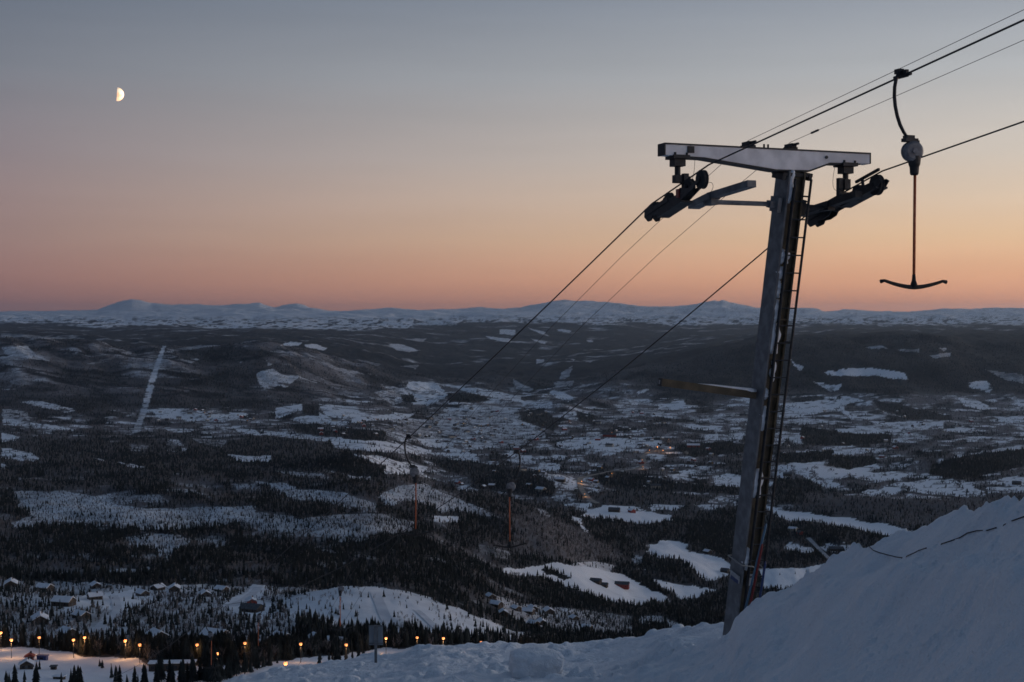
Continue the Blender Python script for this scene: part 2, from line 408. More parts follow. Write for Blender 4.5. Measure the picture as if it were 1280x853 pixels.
# ------------------------------------------------------------------ land cover: fields, clearings, mires (points on the ground named by where they are seen)
FIELDS = [
 (.68, [(203,432),(208,432),(200,455),(191,488),(184,512),(173,542),(164,542),(175,515),(184.5,480),(194,455)]),
 (.62, [(0,434),(35,432),(45,444),(62,452),(40,449),(10,444)]), (.55, [(85,436),(100,434),(105,441),(93,443)]),
 (.50, [(0,417),(30,418),(60,421),(110,423),(60,424),(0,421)]), (.45, [(100,456),(135,449),(150,441),(200,433),(150,446),(130,454)]),
 (.5, [(280,446),(310,440),(303,455)]), (.5,[(205,437),(250,432),(280,432),(250,436),(210,441)]), (.45,[(220,452),(250,448),(240,455)]),
 (.75, [(20,502),(50,501),(75,508),(97,513),(80,517),(45,508)]), (.65, [(0,511),(32,514),(36,525),(10,527),(0,524)]),
 (.85, [(0,523),(40,528),(95,536),(90,539),(40,534),(0,531)]), (.95, [(0,541),(25,545),(22,551),(0,553)]), (.6,[(33,543),(47,545),(40,547)]),
 (.95, [(0,560),(40,566),(50,573),(40,578),(0,572)]), (.95, [(0,579),(10,583),(6,586),(0,586)]),
 (.85, [(185,512),(210,510),(240,511),(265,517),(310,516),(312,521),(280,528),(240,525),(200,524)]),
 (.8, [(205,535),(245,536),(240,540),(210,539)]), (.7, [(210,549),(222,550),(233,560),(231,566),(222,566),(226,560)]), (.5,[(208,550),(222,556),(220,566),(206,564)]),
 (.85, [(290,534),(320,538),(330,545),(300,542)]), (.55, [(160,555),(185,557),(180,566),(162,563)]), (.55, [(232,547),(285,550),(280,560),(255,556)]),
 (.9, [(113,571),(130,576),(122,578)]), (.9, [(143,576),(170,581),(187,585),(165,584)]), (.9, [(282,568),(322,570),(340,570),(340,577),(300,578)]),
 (.85, [(350,432),(362,427),(378,428),(376,432)]), (.85, [(378,431),(395,430),(412,436),(405,439),(385,435)]), (.55, [(375,426),(388,426),(385,428)]),
 (.7, [(485,430),(500,430),(526,438),(510,440),(495,438)]), (.6,[(500,424),(535,423),(530,427)]), (.8, [(624,412),(645,412),(643,419),(624,418)]), (.8, [(607,420),(640,424),(640,429),(612,424)]),
 (.5, [(420,460),(450,464),(476,470),(430,467)]), (.5,[(500,457),(525,456),(520,462)]), (.45,[(440,448),(480,456),(470,458)]),
 (.62, [(320,466),(340,461),(350,468),(374,471),(358,485),(330,487),(322,478)]), (.55, [(332,449),(341,456),(335,458)]),
 (.95, [(342,510),(378,505),(381,512),(360,519),(345,524)]), (.95, [(398,505),(425,507),(447,513),(470,520),(520,516),(500,526),(475,525),(440,530),(438,525),(408,520)]),
 (.9, [(360,525),(400,516),(420,525),(438,528),(430,532),(380,530)]),
 (.9, [(505,490),(512,478),(525,477),(550,480),(560,495),(540,505),(515,507)]), (.6, [(468,490),(500,486),(515,500),(490,507),(478,500)]),
 (.9, [(560,483),(600,485),(630,492),(652,495),(650,503),(615,497),(585,491)]), (.65,[(548,512),(590,505),(640,510),(640,520),(580,525)]),
 (.64, [(540,520),(640,512),(690,520),(680,548),(640,560),(600,556),(555,545)]), (.55,[(440,535),(540,530),(560,545),(520,552),(460,542)]),
 (.97, [(412,548),(430,546),(470,551),(510,558),(540,563),(535,568),(500,567),(470,565),(415,560)]),
 (.97, [(435,567),(470,570),(498,577),(520,582),(536,584),(535,588),(522,594),(480,592),(481,583),(455,574)]),
 (.9, [(520,548),(545,548),(560,558),(600,570),(580,572),(550,562),(525,556)]), (.95,[(540,566),(575,568),(600,572),(598,577),(560,573)]),
 (.8, [(323,537),(370,543),(420,547),(405,552),(335,545)]), (.85, [(575,583),(615,586),(615,590),(590,594),(575,588)]), (.8,[(575,555),(600,556),(605,562),(580,562)]),
 (.75, [(658,409),(680,415),(686,421),(668,415)]), (.75, [(695,411),(714,413),(713,417),(698,414)]), (.75, [(664,423),(684,428),(680,430),(666,426)]),
 (.7,[(732,426),(740,425),(740,428),(734,428)]), (.7,[(712,449),(720,449),(718,452)]), (.6,[(732,452),(742,451),(738,455)]), (.7,[(672,449),(682,449),(680,453),(670,455)]),
 (.55, [(700,466),(716,457),(712,472),(700,475)]), (.55,[(690,478),(718,476),(712,484),(694,484)]),
 (.6, [(640,474),(668,487),(660,490),(643,486)]), (.95, [(685,490),(700,488),(719,498),(712,503),(695,497)]),
 (.85, [(650,500),(690,502),(690,510),(655,510)]), (.8, [(640,525),(672,526),(670,538),(643,533)]),
 (.97, [(822,507),(855,499),(857,509),(840,513),(825,512)]), (.8, [(785,500),(810,499),(814,506),(790,507)]), (.7, [(770,512),(800,510),(832,515),(825,522),(785,520)]),
 (.85,[(795,490),(807,489),(800,494)]), (.8,[(775,489),(786,488),(780,492)]),
 (.95, [(855,530),(903,533),(902,537),(870,538),(855,533)]), (.97, [(695,553),(730,546),(745,550),(762,547),(800,550),(825,553),(820,557),(790,560),(770,566),(735,560),(710,563),(697,558)]),
 (.85, [(880,545),(896,540),(896,551),(878,550)]), (.85, [(912,542),(930,541),(928,550),(910,550)]), (.62,[(860,520),(925,518),(925,530),(870,528)]),
 (.97, [(1030,465),(1065,460),(1100,461),(1130,466),(1136,475),(1110,473),(1095,470),(1060,471),(1035,469)]),
 (.95, [(1017,476),(1040,482),(1052,479),(1050,488),(1040,490),(1025,482)]), (.8, [(988,447),(995,455),(1007,458),(1000,464),(990,457)]),
 (.6, [(1080,434),(1105,432),(1112,436),(1090,437)]), (.55, [(1120,436),(1150,436),(1150,441),(1125,440)]), (.65, [(1172,435),(1186,435),(1180,440)]), (.6,[(1160,444),(1190,440),(1188,446),(1165,448)]),
 (.85, [(1210,478),(1235,476),(1243,485),(1238,492),(1220,487),(1212,487)]), (.95, [(1198,497),(1220,500),(1238,509),(1230,513),(1205,508)]),
 (.55,[(1230,462),(1280,468),(1280,480),(1260,476)]), (.6,[(1260,508),(1280,512),(1280,517)]),
 (.9, [(980,503),(1000,503),(1030,500),(1060,495),(1082,501),(1060,505),(1055,512),(1072,521),(1065,526),(1050,515),(1030,515),(1000,521),(980,520)]),
 (.7, [(1100,516),(1130,511),(1140,514),(1135,523),(1110,519)]), (.97, [(1085,527),(1130,528),(1180,528),(1180,537),(1120,538),(1105,532)]),
 (.95, [(1045,537),(1080,534),(1100,535),(1095,542),(1060,543)]), (.9, [(1180,536),(1220,535),(1215,541),(1185,540)]), (.9, [(1235,525),(1280,519),(1280,527),(1250,531)]),
 (.8, [(975,545),(1005,540),(1002,556),(985,557)]), (.9, [(985,563),(1040,563),(1085,560),(1094,565),(1070,569),(1030,568)]), (.75, [(1205,568),(1240,562),(1280,557),(1280,562),(1220,571)]),
 (.7,[(1120,545),(1160,544),(1155,551),(1125,550)]), (.7,[(980,525),(1020,522),(1040,528),(1000,532)]),
 (.97, [(985,580),(1030,577),(1033,585),(1060,583),(1095,580),(1100,586),(1080,590),(1130,590),(1148,592),(1120,600),(1095,604),(1060,597),(1040,602),(1060,608),(1035,612),(1015,600),(990,590)]),
 (.97, [(1080,615),(1120,605),(1150,600),(1165,598),(1190,602),(1215,602),(1220,610),(1237,618),(1220,623),(1170,619),(1130,612),(1110,621),(1085,621)]),
 (.97, [(1235,605),(1260,596),(1280,595),(1300,596),(1300,620),(1280,617),(1255,605)]), (.6,[(1110,622),(1160,620),(1185,626),(1150,630)]),
 (.97, [(955,632),(1000,640),(1060,648),(1130,660),(1146,664),(1120,671),(1090,666),(1060,660),(1020,652),(990,652),(972,645)]),
 (.95, [(950,712),(1040,706),(1030,728),(1000,735),(985,738),(950,735)]), (.75, [(985,678),(1020,684),(1010,692),(985,690)]), (.7,[(1030,680),(1070,680),(1060,692),(1030,690)]),
 (.85, [(640,568),(665,570),(662,580),(640,578)]), (.85, [(685,569),(712,570),(705,576),(690,574)]), (.85, [(670,578),(700,580),(697,590),(672,584)]),
 (.9, [(695,600),(725,600),(726,612),(700,615),(688,612)]), (.7, [(735,602),(757,607),(745,610)]), (.97, [(835,593),(862,592),(860,599),(842,601)]),
 (.97, [(893,597),(910,592),(930,595),(930,609),(905,611),(893,605)]), (.8, [(865,584),(895,583),(892,588),(868,588)]),
 (.97, [(705,630),(740,628),(735,637),(755,632),(790,632),(815,640),(836,645),(842,650),(800,656),(770,650),(755,649),(728,645),(732,641)]),
 (.9, [(805,634),(835,630),(862,630),(850,637),(815,638)]), (.9, [(875,621),(922,626),(922,630),(885,627)]), (.8, [(868,630),(900,630),(897,637),(875,636)]), (.75,[(750,617),(812,619),(808,623),(755,621)]),
 (.97, [(810,682),(830,676),(850,675),(862,682),(858,690),(880,692),(905,697),(914,705),(907,720),(896,727),(875,722),(870,712),(850,700),(830,697),(812,692)]),
 (.7, [(790,694),(805,696),(808,704),(795,706)]), (.7,[(870,667),(918,669),(915,672),(880,671)]),
 (.97, [(675,707),(695,703),(720,707),(750,712),(780,717),(805,730),(830,743),(838,753),(800,756),(760,750),(720,738),(695,729),(670,721),(630,718),(628,711),(655,711)]),
 (.95, [(795,708),(830,719),(865,729),(882,735),(897,738),(877,746),(850,751),(840,742),(815,727)]), (.75, [(712,705),(740,700),(772,707),(762,716)]),
 (.6, [(662,680),(690,688),(692,694),(675,691)]), (.9, [(710,643),(725,650),(735,666),(743,680),(737,679),(727,660)]), (.6,[(665,632),(690,645),(680,650)]),
 (.68, [(15,615),(80,613),(112,620),(140,618),(140,632),(200,636),(320,632),(320,650),(250,660),(200,663),(150,660),(60,655),(15,662),(10,655),(40,645),(20,632)]),
 (.55, [(140,619),(200,619),(212,629),(145,630)]), (.62, [(153,672),(190,668),(242,672),(236,685),(216,692),(205,702),(195,690),(165,685)]), (.5, [(240,672),(275,671),(287,681),(250,684)]),
 (.6, [(130,714),(180,708),(186,714),(140,717)]), (.55, [(55,719),(90,713),(92,718)]), (.5,[(285,605),(325,604),(325,615),(295,612)]), (.6,[(205,611),(245,612),(245,616),(210,615)]),
 (.6, [(343,589),(400,591),(412,598),(370,597)]), (.85, [(400,587),(418,590),(415,594)]), (.9, [(425,591),(445,596),(466,595),(463,600),(440,599)]),
 (.65, [(320,602),(360,604),(370,611),(430,616),(470,630),(472,641),(455,641),(400,628),(370,626),(345,615)]),
 (.7, [(472,620),(505,605),(530,605),(560,618),(600,635),(627,648),(600,646),(575,641),(550,641),(540,633),(510,626),(480,634)]), (.9, [(535,645),(575,645),(572,655),(545,651)]),
 (.6, [(320,640),(380,648),(440,642),(480,642),(521,655),(515,663),(450,676),(430,679),(400,673),(370,666),(340,662),(320,663)]), (.5, [(596,680),(640,690),(636,702),(600,692)]), (.5,[(385,702),(440,703),(430,709),(395,709)]),
 (.80, [(345,748),(370,744),(400,737),(440,733),(480,735),(540,747),(590,768),(640,788),(674,797),(676,801),(640,802),(600,800),(565,800),(540,797),(500,790),(420,787),(395,778),(370,772)]),
 (.66, [(-60,727),(30,726),(60,728),(110,727),(160,733),(230,731),(280,734),(345,732),(400,737),(380,760),(370,790),(400,800),(330,812),(200,815),(120,812),(0,806),(-60,806)]),
 (.85, [(85,747),(120,741),(170,737),(192,752),(150,764),(112,760),(80,766)]), (.85,[(275,755),(300,745),(318,731),(336,731),(330,745),(322,752),(345,757),(330,775),(290,770)]),
 (.8,[(110,790),(125,772),(150,758),(160,762),(140,778),(122,795)]),
 (1.0, [(-60,811),(0,811),(40,810),(70,814),(110,821),(170,825),(190,833),(330,832),(345,826),(380,822),(440,818),(480,811),(560,808),(640,806),(640,830),(560,845),(400,870),(200,880),(-60,880)]),
 (.55,[(605,742),(640,752),(740,764),(745,790),(700,790),(640,775)]), (.5,[(740,765),(790,772),(790,792),(745,795)]), (.6,[(800,768),(835,770),(850,780),(800,780)]),
 (.85,[(830,780),(848,780),(856,790),(836,788)]),
]
def inside(poly, x, y):
    r = np.zeros(x.shape, bool)
    n = len(poly)
    for i in range(n):
        x1, y1 = poly[i]; x2, y2 = poly[(i+1) % n]
        if y1 == y2: continue
        c = ((y1 > y) != (y2 > y)) & (x < (x2-x1)*(y-y1)/(y2-y1) + x1)
        r ^= c
    return r
wob = np.interp(PY, [380, 430, 520, 600, 700, 850], [.9, 1.6, 2.0, 2.8, 5.0, 6.0])
QX = GP + wob * 1.6 * fbm(GP * .11 / (wob * .35 + .5), PY * .28 / (wob * .35 + .5), 3, 5)
QY = PY + wob * .62 * fbm(GP * .12 / (wob * .35 + .5), PY * .3 / (wob * .35 + .5), 3, 9)
snow = np.zeros_like(Z); darkw = np.full_like(Z, -1.0)
# default cover outside the traced fields
valley = sstep(2600, 3300, GY) * sstep(9500, 7600, GY) * sstep(-330, -370, Z)
pat = fbm(GP * .05, ly * 55, 4, 41)
snow = np.maximum(snow, valley * (.34 + 1.25 * pat))
leftridge = sstep(520, 430, GP) * sstep(5000, 6300, GY) * sstep(9500, 8600, GY)
snow = np.maximum(snow, leftridge * (.16 + .34 * fbm(GP * .02, ly * 40, 4, 61) + .42 * (relief + ridged * .6)))
mid = sstep(9500, 12000, GY) * sstep(30000, 22000, GY)
snow = np.maximum(snow, mid * (.08 + .85 * fbm(GP * .035, ly * 44, 5, 71)))
rridge = sstep(760, 900, GP) * sstep(6500, 7300, GY) * sstep(12000, 10500, GY)
snow = np.where(rridge > .3, np.minimum(snow, .08 + .30 * np.clip(fbm(GP * .02, ly * 30, 4, 88), 0, 1)), snow)
for val, poly in FIELDS:
    xs = [p[0] for p in poly]; ys = [p[1] for p in poly]
    k = (GP > min(xs)-14) & (GP < max(xs)+14) & (PY > min(ys)-8) & (PY < max(ys)+8)
    idx = np.nonzero(k.ravel())[0]
    if not len(idx): continue
    ins = inside(poly, GP.ravel()[idx], PY.ravel()[idx]) if poly[0] == (203,432) else inside(poly, QX.ravel()[idx], QY.ravel()[idx])
    s = snow.ravel(); s[idx[ins]] = np.maximum(s[idx[ins]], val)
DARK = [(.85, [(640,646),(665,640),(705,652),(735,668),(770,690),(800,705),(760,700),(720,702),(690,700),(645,692)]), (0, [(672,711),(690,713),(712,722),(702,725),(680,718)]), (0, [(800,730),(812,728),(838,742),(832,746)]), (0, [(1000,533),(1050,541),(1115,543),(1115,553),(1060,558),(1005,556)]), (0, [(985,566),(1040,563),(1045,574),(1000,580),(965,577)]), (0, [(1035,571),(1090,570),(1102,579),(1060,587),(1035,583)]),
 (0, [(1180,575),(1230,566),(1290,561),(1290,582),(1250,590),(1200,600),(1160,592)]), (.1, [(965,598),(1012,600),(1030,612),(1015,631),(970,632)]), (.75, [(1010,615),(1080,622),(1180,625),(1285,615),(1285,640),(1180,655),(1140,660),(1060,645),(1000,637)]),
 (.1, [(740,588),(780,590),(850,604),(935,611),(930,620),(860,615),(790,612),(745,603)]), (.15, [(585,592),(625,580),(680,596),(696,612),(690,622),(630,617),(590,605)]), (.1, [(650,515),(680,510),(700,530),(690,540),(655,526)]), (.1, [(720,514),(745,519),(746,532),(722,526)]),
 (0, [(560,491),(600,493),(612,500),(590,504),(560,503)]), (0, [(500,495),(515,493),(522,503),(505,504)]), (.1, [(378,506),(400,508),(398,520),(378,518)]), (.05, [(418,535),(480,539),(482,552),(430,549)]), (.05, [(360,530),(400,530),(410,545),(370,541)]),
 (0, [(858,648),(920,655),(920,702),(880,690),(858,676)]), (.2, [(750,652),(800,656),(850,652),(860,662),(800,668),(755,662)]), (0, [(388,577),(430,569),(482,587),(478,596),(430,591),(395,587)]), (.3, [(762,700),(800,712),(850,722),(872,732),(840,730),(790,716)]),
 (.3, [(985,548),(975,560),(1000,562)]), (.1, [(1090,500),(1130,508),(1190,520),(1190,526),(1140,524),(1100,512)]), (0, [(840,560),(900,552),(935,556),(930,566),(870,572)]), (.5, [(700,620),(800,612),(900,622),(860,632),(760,628)]), (.1, [(530,573),(600,578),(640,590),(640,600),(560,590)])]
for bv_, poly in DARK:
    xs = [p[0] for p in poly]; ys = [p[1] for p in poly]
    k = (GP > min(xs)-14) & (GP < max(xs)+14) & (PY > min(ys)-8) & (PY < max(ys)+8)
    idx = np.nonzero(k.ravel())[0]
    ins = idx[inside(poly, QX.ravel()[idx], QY.ravel()[idx])]
    snow.ravel()[ins] = 0; darkw.ravel()[ins] = bv_
mid2 = sstep(1020, 1150, GY) * sstep(3100, 2500, GY) * sstep(720, 620, GP)
op_ = fbm(GP * .022, ly * 30, 5, 161)
snow = np.maximum(snow, mid2 * np.clip(-.06 + 1.15 * op_, 0, .50))
farm_ = sstep(2300, 2900, GY) * sstep(8600, 7600, GY) * (PY < 640) * (PY > 478)
lin_ = np.abs(fbm(GP * .028 + ly * 4, ly * 20, 3, 181)); lin2 = np.abs(fbm(GP * .012 + ly * 16, ly * 46, 3, 187))
hedge = farm_ * np.maximum(sstep(.028, .012, lin_) * (vnoise(GP * .05, ly * 50, 9) > -.05), sstep(.03, .012, lin2) * (vnoise(GP * .04, ly * 60, 19) > -.1))
snow = snow * (1 - .8 * hedge)
snow = snow - farm_ * .40 * sstep(.22, .4, fbm(GP * .10, ly * 110, 3, 191))
# bare fells above the tree line
TL = np.interp(GP, [-900,0,60,120,170,200,320,420,480,600,700,800,950,1040,1150,1280,2200],
               [404,405,406,408,410,407,415,414,412,404,404,406,408,405,407,407,407])
fell = sstep(15000, 20000, GY) * sstep(4.0, -4.0, PY - TL + 5.0 * fbm(GP * .03, PY * .22, 4, 97))
fell = fell * (1 - .75 * np.clip(fbm(GP * .16, PY * 1.1, 4, 103) * 3.2 + .1, 0, 1) * sstep(391, 403, PY))
fell = fell * (1 - .30 * np.clip(fbm(GP * .20, PY * 1.3, 4, 109) * 3 + .1, 0, 1) * sstep(500, 640, GP))
snow = np.maximum(snow, fell)
fore = sstep(600, 480, GY) * (GY < 640)
snow = np.maximum(snow, fore)
birch = np.clip(.50 + 1.3 * fbm(GP * .03, ly * 22, 4, 121), 0, 1)
birch = np.maximum(birch * .48, leftridge * np.clip(.45 + .9 * relief + .9 * fbm(GP * .02, ly * 40, 3, 125), 0, 1))
birch = np.maximum(birch, valley * np.clip(.55 + 2.2 * fbm(GP * .04, ly * 34, 3, 131), 0, 1))
birch *= 1 - .85 * sstep(2100, 1500, GY) * sstep(950, 1080, GY)
birch *= 1 - .7 * rridge
fold = np.abs(fbm(GP * .009 + ly * 5, ly * 24 + GP * .004, 4, 143))
fd = leftridge * sstep(.13, .02, fold)
birch *= 1 - .9 * fd
snow = snow * (1 - .8 * fd * (snow < .6)) + leftridge * .16 * sstep(.10, .16, fold) * sstep(.26, .18, fold)
birch = np.maximum(birch, mid2 * np.clip(.12 + 1.7 * fbm(GP * .016 + 4, ly * 24, 4, 171), 0, .85))
birch = np.where(darkw >= 0, darkw, birch)
birch *= 1 - .85 * sstep(8800, 10500, GY)
wood = np.clip(1 - snow / .6, 0, 1)
Zc = Z + (fbm(GX * .02, GY * .008, 4, 151) * 9 + vnoise(GX*.05, GY*.02, 7) * 6) * wood * sstep(6500, 9000, GY) * sstep(30000, 20000, GY)
V = np.stack([GX, GY, Zc], -1).reshape(-1, 3)
ter = np_mesh('valley_terrain', V, grid_faces(*Z.shape), M['terrain'], {'snow': snow.ravel(), 'birch': birch.ravel()})
tag(ter, kind='structure')
# unseen plain added under the sheet to block the sun from below, out past the horizon on every side
g = MB()
ang = [2*math.pi*k/48 for k in range(48)]
vs = [(0, 0, -436)] + [(76000*math.cos(a), 76000*math.sin(a), -436) for a in ang]
g.add(vs, [(0, k+1, (k+1) % 48 + 1) for k in range(48)])
tag(g.build('ground', mat('lowland_ground', (.05,.055,.06), (.4,.41,.43), .0006, .9)), kind='structure')

pxi = np.arange(len(PX)); lyr = np.log(YR)
def ground(px, Y):
    """height of the sheet (bilinear)"""
    i = np.interp(np.log(Y), lyr, np.arange(len(YR))); j = np.interp(px, PX, pxi)
    i0 = np.clip(np.floor(i).astype(int), 0, len(YR)-2); j0 = np.clip(np.floor(j).astype(int), 0, len(PX)-2)
    a, b = i - i0, j - j0
    return (Zc[i0, j0]*(1-a)*(1-b) + Zc[i0+1, j0]*a*(1-b) + Zc[i0, j0+1]*(1-a)*b + Zc[i0+1, j0+1]*a*b)
RUN = np.minimum.accumulate(PY, axis=0)
def hit(px, py, lift=0.0):
    """first ground seen at this pixel from the near side, at depth > 480 m (lift: aim for a point this high above it)"""
    j = int(np.clip(round(float(np.interp(px, PX, pxi))), 0, len(PX)-1))
    col = PY[:, j] - lift * F / YR
    ok = np.nonzero((col <= py) & (YR > 480))[0]
    i = ok[0] if len(ok) else len(YR)-1
    Y = YR[i]
    if i > 0 and col[i-1] > col[i]:
        t = np.clip((col[i-1]-py) / (col[i-1]-col[i]), 0, 1)
        Y = YR[i-1] + (YR[i]-YR[i-1]) * t
    return Vector(((px-CX)/F*Y, Y, float(ground(px, Y))))

# ------------------------------------------------------------------ near snow: piste lip and the ploughed bank
CREST = [(-700,990,34),(0,925,36),(200,880,37),(290,853,38),(330,843,38),(380,834,38),(440,826.5,38),(480,823,38),(540,812.5,38),(600,809.5,38),(640,808,38),(700,807,38),
         (740,805.5,38),(800,796,36),(850,787.5,33),(905,781.5,30),(960,775,28),(2000,640,26)]
BANK = [(-700,1150,25),(700,885,24.5),(760,862,24.4),(790,851,24),(830,838,23.6),(870,820,23.2),(898,802,22.6),(913,788,22),(920,774,21.6),(932,761,21.2),(945,751,20.8),(957,743,20.4),
        (985,735,19.6),(1010,722,18.6),(1030,707,17.8),(1060,699,17),(1080,690,16.3),(1110,680,15.6),(1150,661,14.6),(1200,643,13.2),(1240,633,12),(1280,626,11),(1400,608,9.4),(2000,560,7)]
NPX = np.concatenate([np.arange(-700, -40, 20.0), np.arange(-40, 1330, 1.9), np.arange(1330, 2000, 20.0)])
NYR = np.concatenate([rowsY(.5, 5, 40), rowsY(5, 45, 620), rowsY(45, 75, 24)])
c = np.array(CREST, float); b = np.array(BANK, float)
pys = pchip(c[:, 0], c[:, 1:], NPX); pyb = pchip(b[:, 0], b[:, 1:], NPX)
NY, NP = np.meshgrid(NYR, NPX, indexing='ij')
NX = (NP - CX) / F * NY
zcr = np.array([zof(a, y) for a, y in pys]); ycr = pys[:, 1]
zbk = np.array([zof(a, y) for a, y in pyb]); ybk = pyb[:, 1]
Z0 = -1.75
t = NY / ycr
zp = Z0 + (zcr - Z0) * (t ** 1.02)
zp = np.where(NY > ycr, zcr - .22 * (NY - ycr) - .012 * np.clip(NY - ycr, 0, None) ** 1.6, zp)          # falls away past the lip
tb = NY / ybk
front = Z0 + (zbk - Z0) * np.clip(tb, 0, 1) ** 1.25 - .38 * np.sin(np.clip(tb, 0, 1) * math.pi) ** 2 * sstep(760, 960, NP)
back = zbk - 1.15 * (NY - ybk) ** .9 * (NY > ybk) if False else zbk - 1.1 * np.clip(NY - ybk, 0, None)
zb = np.where(NY <= ybk, front, back)
zb = np.where(NP < 700, -99, zb)
cre = np.exp(-((NY - ybk) / 1.1) ** 2) * sstep(720, 860, NP)
isb = sstep(-.25, .25, zb - zp)
Zn = np.maximum(zb, zp) + .06 * np.exp(-((zb - zp) / .2) ** 2)
clod = np.clip(fbm(NX * 2.3, NY * 2.3, 3, 201), -.1, 1)
clod2 = np.clip(fbm(NX * 6, NY * 6, 3, 211) - .12, 0, 1)
wx, wy = NX + .10 * fbm(NX * 3, NY * 3, 2, 206), NY + .10 * fbm(NX * 3, NY * 3, 2, 208)
cre2 = np.exp(-((NY - ybk + .2) / .7) ** 2) * sstep(720, 860, NP) * np.interp(ybk, [10, 16, 22], [.35, .8, 1])
patch = np.clip(fbm(NX * .6, NY * .6, 3, 209) * 2 + .55, 0, 1)
Zn = Zn + cre * .06 * fbm(NX * 1.5, NY * 1.5, 3, 202) + cre2 * (.24 * lumps(wx, wy, .60, .5, 310) + .36 * lumps(wx, wy, .24, .6, 320) + .4 * lumps(wx, wy, .11, .5, 330))
Zn = Zn + isb * patch * (.30 * lumps(wx, wy, .30, .28, 340) + .42 * lumps(wx, wy, .12, .35, 350)) * sstep(.3, .75, tb)
Zn = Zn + isb * .10 * np.exp(-((tb - .80 + .05 * fbm(NX * .3, NY * .3, 2, 219)) / .035) ** 2) * sstep(820, 920, NP)
Zn = Zn + isb * ((1 - cre) * .10 * np.clip(fbm(NX * 1.1, NY * 1.1, 3, 223), -.15, 1) + (.19 - .10 * cre) * fbm(NX * .55, NY * .55, 4, 221) + .035 * np.clip(fbm(NX * 7, NY * 7, 3, 229), -.1, 1) * np.clip(fbm(NX * .5, NY * .5, 2, 228) * 3 + .3, 0, 1) + .085 * fbm(NX * 3, NY * 3, 3, 231) * (.35 + np.clip(fbm(NX * .4, NY * .4, 2, 232) * 2, 0, 1)))
trk = fbm(NX * .25 + .12 * NY, NY * .8, 4, 241)
Zn = Zn + (1 - isb) * (.16 * trk + .08 * fbm(NX * 1.6, NY * 1.6, 4, 251) + .15 * np.clip(fbm(NX * 2.6, NY * 2.2, 3, 261) - .18, 0, 1))
# loose clods rolled down from the bank on to the piste
edge = np.exp(-((zb - zp + .35) / .35) ** 2) * sstep(690, 760, NP)
Zn = Zn + edge * (.7 * lumps(wx, wy, .5, .45, 360) + .7 * lumps(wx, wy, .22, .5, 370)) + (1 - isb) * .6 * patch * lumps(wx, wy, .4, .10, 380)
near = np_mesh('piste', np.stack([NX, NY, Zn], -1).reshape(-1, 3), grid_faces(*Zn.shape), M['snow'])
tag(near, kind='structure')
_, NPY = proj(NX, NY, Zn)
NEARTOP = np.interp(PX, NPX, NPY.min(axis=0))
def nground(px, Y):
    j = int(np.argmin(abs(NPX - px)))
    return float(np.interp(Y, NYR, Zn[:, j]))
def nhit(px, py):
    j = int(np.argmin(abs(NPX - px)))
    k = np.nonzero(NPY[:, j] <= py)[0]
    i = k[0] if len(k) else int(NPY[:, j].argmin())
    return Vector((NX[i, j], NY[i, j], Zn[i, j]))
# the slope behind the viewer
xb = np.linspace(-90, 90, 46); yb = np.linspace(-120, .9, 40)
BX, BY = np.meshgrid(xb, yb); BZ = Z0 - .12 - .12 * BY + .25 * fbm(BX * .12, BY * .12, 3, 301)
tag(np_mesh('upper_slope', np.stack([BX, BY, BZ], -1).reshape(-1, 3), grid_faces(*BX.shape), M['snow']), kind='structure')
#@@PART2
# ------------------------------------------------------------------ the drag lift
U = Vector((.354, -.935, 0)).normalized()          # uphill, level
Cx = Vector((-U.y, U.x, 0))                        # across, to the right
LEAN = math.radians(12.3)
W = Vector((0, 0, 1)) * math.cos(LEAN) + U * math.sin(LEAN)
UF = U * math.cos(LEAN) - Vector((0, 0, 1)) * math.sin(LEAN)   # out of the open side of the column
UPZ = Vector((0, 0, 1))
B0 = at(921, 792, 26.0)
def solve(fn, target, lo, hi):
    a = fn(lo) - target
    for _ in range(60):
        m = (lo + hi) / 2; q = fn(m) - target
        if (q > 0) == (a > 0): lo = m
        else: hi = m
    return (lo + hi) / 2
HT = solve(lambda s: proj(*(B0 + W*s))[1], 207, 2, 14)
CT = B0 + W * HT
def lc(px, base=None):
    return solve(lambda l: proj(*((base or CT) + Cx*l))[0], px, -8, 8)
tower = empty('lift_tower', B0)
tag(tower, 'tall leaning steel drag lift tower with ladder, crossarm and two sheave trains', 'lift tower')
def tpart(mb, name, m, parent=None, smooth=False):
    o = mb.build(name, m, parent or tower, smooth)
    if parent is None: o.location = -B0
    return o
AX = (Cx, UF, W)
q = MB()                                           # open steel section
q.box(B0 + Cx*-.15 + W*(HT/2-.64), AX, (.017, .215, HT/2+.56), 0)
q.box(B0 + Cx*.15 + W*(HT/2-.64), AX, (.017, .215, HT/2+.56), 1)  # right flange and web: brown stands in for faces the sky leaves unlit
q.box(B0 + UF*.135 + W*(HT/2-.64), AX, (.132, .016, HT/2+.54), 1)
for s in (1.3, 3.1, 4.6, 6.0, 7.2):
    q.box(B0 + UF*.18 + W*s, AX, (.131, .03, .012), 1)
col = tpart(q, 'column', [M['steel'], M['brown_shaded']])
rnd = random.Random(3); s = 1.0
